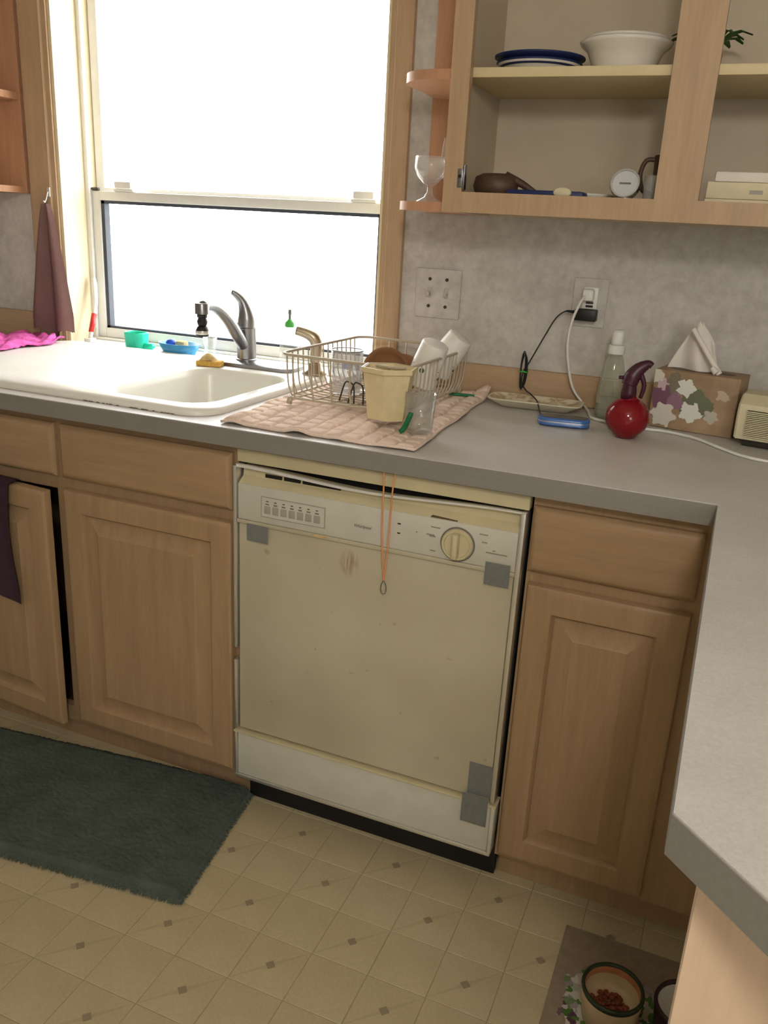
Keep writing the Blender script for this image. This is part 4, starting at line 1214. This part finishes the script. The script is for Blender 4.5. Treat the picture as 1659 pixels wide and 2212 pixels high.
cx_, cy_ = .648, .592
cbt = thing('clear_spray_bottle', (cx_, cy_, CT), 'slim clear spray bottle with white cap behind the red one', 'spray bottle')
obj('bottle_body', MB().lathe([(.028, .001), (.031, .004), (.031, .06), (.027, .10), (.019, .135), (.014, .148)], (cx_, cy_, CT), 32), 'green_tint', cbt, True)
obj('liquid', MB().lathe([(.026, .003), (.029, .006), (.029, .045)], (cx_, cy_, CT), 28), 'green_tint', cbt, True)
cc_ = obj('collar', MB().lathe([(.019, .147), (.019, .165), (.017, .167)], (cx_, cy_, CT), 24), 'white_plastic', cbt, 40)
obj('pump_head', MB().lathe([(.012, .167), (.0135, .172), (.0135, .194), (.011, .200)], (cx_, cy_, CT), 24), 'white_plastic', cc_, True)

tbx = thing('tissue_box', (.742, .556, CT), 'floral printed tissue box with a tissue pulled up', 'tissue box', rz=math.radians(-10))
BW, BD, BH = .180, .10, .128
bx_ = obj('carton', MB().bbox(0, BW, 0, BD, .001, BH, .0015), 'carton_print', tbx, 35, local=True)
obj('slot_film', MB().loft([[(BW / 2 + .07 * math.cos(a), BD / 2 + .026 * math.sin(a), z) for a in [2 * PI * i / 28 for i in range(28)]] for z in (BH - .001, BH + .0006)], True, True, True), 'dark_brown', bx_, 0, local=True)
def tissue(u, v):
    x = .012 + .105 * u + (.5 - u) * .055 * v
    y = BD / 2 + .012 * math.sin(u * 7 + v * 2) * (1 - .4 * v)
    pk = 1 - .55 * abs(u - .34) ** .8 - .25 * max(0, u - .6)
    z = BH + .0006 + v * .108 * pk
    return (x + .012 * v * v, y, z)
tf = MB().grid(tissue, 26, 18); tbk = MB().grid(lambda u, v: tuple(Vector(tissue(u, v)) + Vector((.004, .010 * (.3 + v), -.003 * v))), 26, 18)
tf.add(tbk.v, tbk.f)
ts = obj('tissue', tf, 'paper_white', tbx, True, local=True)
pr = thing('paper_roll', (.862, .555, CT + BH), 'thin rolled white paper leaning in the tissue box slot', 'paper')
obj('roll', MB().tube([(.874, .557, CT + BH + .002), (.806, .563, CT + BH + .092)], [.0065, .0052], 14), 'paper_white', pr, 40)
obj('torn_end', MB().tube([(.868, .545, CT + BH + .006), (.857, .548, CT + BH + .016)], [.008, .005], 10), 'paper_white', pr, 40)

ht = thing('fan_heater', (1.02, .50, CT), 'small beige fan heater at the right end of the counter', 'heater', rz=math.radians(-8))
# local: front face at y=0, left at x=0
HW, HH, HD = .17, .098, .12
prof = [(.003, .016), (-.003, .07), (.002, .088), (.03, .106), (HD - .02, .106), (HD, .09), (HD, .016)]
hl = []
def hprof(x, ins): return [(x, y + (ins if y < .05 else -ins), z - (ins if z > .05 else -ins)) for y, z in prof]
off = Matrix.Translation((-.092, -.05, 0))
obj('housing', MB().loft([hprof(0, .003), hprof(.004, 0), hprof(HW - .004, 0), hprof(HW, .003)], True, True, True).move(off), 'heater_beige', ht, 30, local=True)
obj('foot', MB().bbox(.018, HW - .01, .012, HD - .012, .001, .0165, .003).move(off), 'heater_dark', ht, 35, local=True)
gr = obj('grille_recess', MB().loft([[(.020, .0006, .022), (HW - .012, .0006, .022), (HW - .012, -.0034, .078), (.020, -.0034, .078)], [(.020, -.0004, .022), (HW - .012, -.0004, .022), (HW - .012, -.0044, .078), (.020, -.0044, .078)]], True, True, True).move(off), 'heater_dark', ht, 0, local=True)
for i in range(15):
    z = .0240 + i * .0037
    yq = .0008 - .0062 * (z - .016) / .054
    obj('grille_slat', MB().box(.020, HW - .012, yq - .0046, yq - .0002, z - .0010, z + .0010).move(off), 'heater_beige', gr, 0, local=True)
# text-free face

# ------------------------------------------------------------------ rug on the floor
rg = thing('shag_rug', (-.4, -.08, 0), 'dark teal shag rug on the floor before the sink', 'rug')
c0 = Vector((.058, -.287)); ex = Vector((-.9925, -.122)); ey = Vector((-.135, .9908))
RWd, RDp = 1.0, .395
random.seed(11)
def edge_n(t): return .004 * math.sin(t * 61) + .003 * math.sin(t * 143 + 1) + .003 * (random.random() - .5)
def rug(u, v):
    a = RWd * u; b = RDp * v
    if u == 0: a -= .004 + edge_n(v * 3)
    if v == 0: b -= .003 + edge_n(u * 6)
    p = c0 + ex * a + ey * b
    ed = min(u * RWd, v * RDp, (1 - v) * RDp)
    h = .004 + .012 * min(1, ed / .02) + .004 * random.random()
    return (p.x, min(p.y, .073), .001 + h)
obj('pile', MB().grid(rug, 240, 110, .0), 'rug_teal', rg, True)
fr_ = MB()
for i in range(1500):
    if random.random() < .66:
        s_ = random.random(); p = c0 + ex * (RWd * s_); d = -ey
    else:
        s_ = random.random(); p = c0 + ey * (RDp * s_); d = -ex
    p = Vector((p.x, min(p.y, .069))) - d * .006
    l = random.uniform(.006, .016); a = random.uniform(-.6, .6)
    dd = Vector((d.x * math.cos(a) - d.y * math.sin(a), d.x * math.sin(a) + d.y * math.cos(a)))
    q_ = p + dd * l; nrm = Vector((-dd.y, dd.x)) * .0022
    if max(p.y, q_.y) > .073: continue
    fr_.add([(p.x + nrm.x, p.y + nrm.y, .010), (p.x - nrm.x, p.y - nrm.y, .010), (q_.x, q_.y, .0018), (p.x, p.y, .013)], [(0, 1, 2), (0, 2, 3), (1, 3, 2)])
tag(obj('fringe', fr_, 'rug_teal', rg, 0), kind='stuff')

# ------------------------------------------------------------------ pet mat and bowls
pm = thing('pet_mat', (.895, -.165, 0.001), 'grey brown floor mat with flower print under the pet bowls', 'mat')
obj('mat_sheet', MB().bbox(.779, 1.19, -.46, .0, .0012, .0042, .001), 'mat_print', pm)
mz = .0043
def petbowl(name, x, y, lab, outer, rimm, inner):
    b_ = thing(name, (x, y, mz), lab, 'pet bowl')
    obj('bowl_wall', MB().lathe([(.044, .0005), (.047, .002), (.0525, .055), (.0525, .062)], (x, y, mz), 40, cap1=False), outer, b_, True)
    obj('rim', MB().lathe([(.0525, .060), (.0545, .066), (.0525, .071), (.0485, .070), (.0475, .064)], (x, y, mz), 40, cap0=False, cap1=False), rimm, b_, True)
    obj('inside', MB().lathe([(.048, .066), (.047, .05), (.043, .034), (.036, .028), (0, .027)], (x, y, mz), 40, cap0=False, cap1=False), inner, b_, True)
    return b_
b1 = petbowl('pet_bowl', .888, -.182, 'green rimmed pet bowl half full of dry food', 'bowl_cream', 'bowl_green', 'bowl_cream')
obj('inner_band', MB().lathe([(.0478, .0655), (.0470, .052)], (.888, -.182, mz), 40, .995, .995, False, False), 'terracotta', b1, True)
petbowl('pet_bowl', 1.010, -.165, 'dark rimmed white pet bowl beside the bar panel', 'bowl_dark', 'bowl_dark', 'china')
kb_ = MB(); random.seed(5)
for i in range(110):
    a = random.uniform(0, 2 * PI); r = .035 * math.sqrt(random.random())
    x, y = .888 + r * math.cos(a) * .95 - .002, -.182 + r * math.sin(a) * .8 - .006
    z = mz + .0325 + random.random() * .012 * (1 - r / .040)
    s_ = random.uniform(.0034, .0052)
    kb_.lathe([(s_ * .5, -s_ * .5), (s_, -.1 * s_), (s_ * .9, .3 * s_), (s_ * .4, s_ * .55)], (x, y, z), 7)
tag(obj('dry_food', kb_, 'kibble', None, True, (.888, -.182, mz + .0305)), 'reddish brown dry pet food in the green rimmed bowl', 'pet food', kind='stuff')
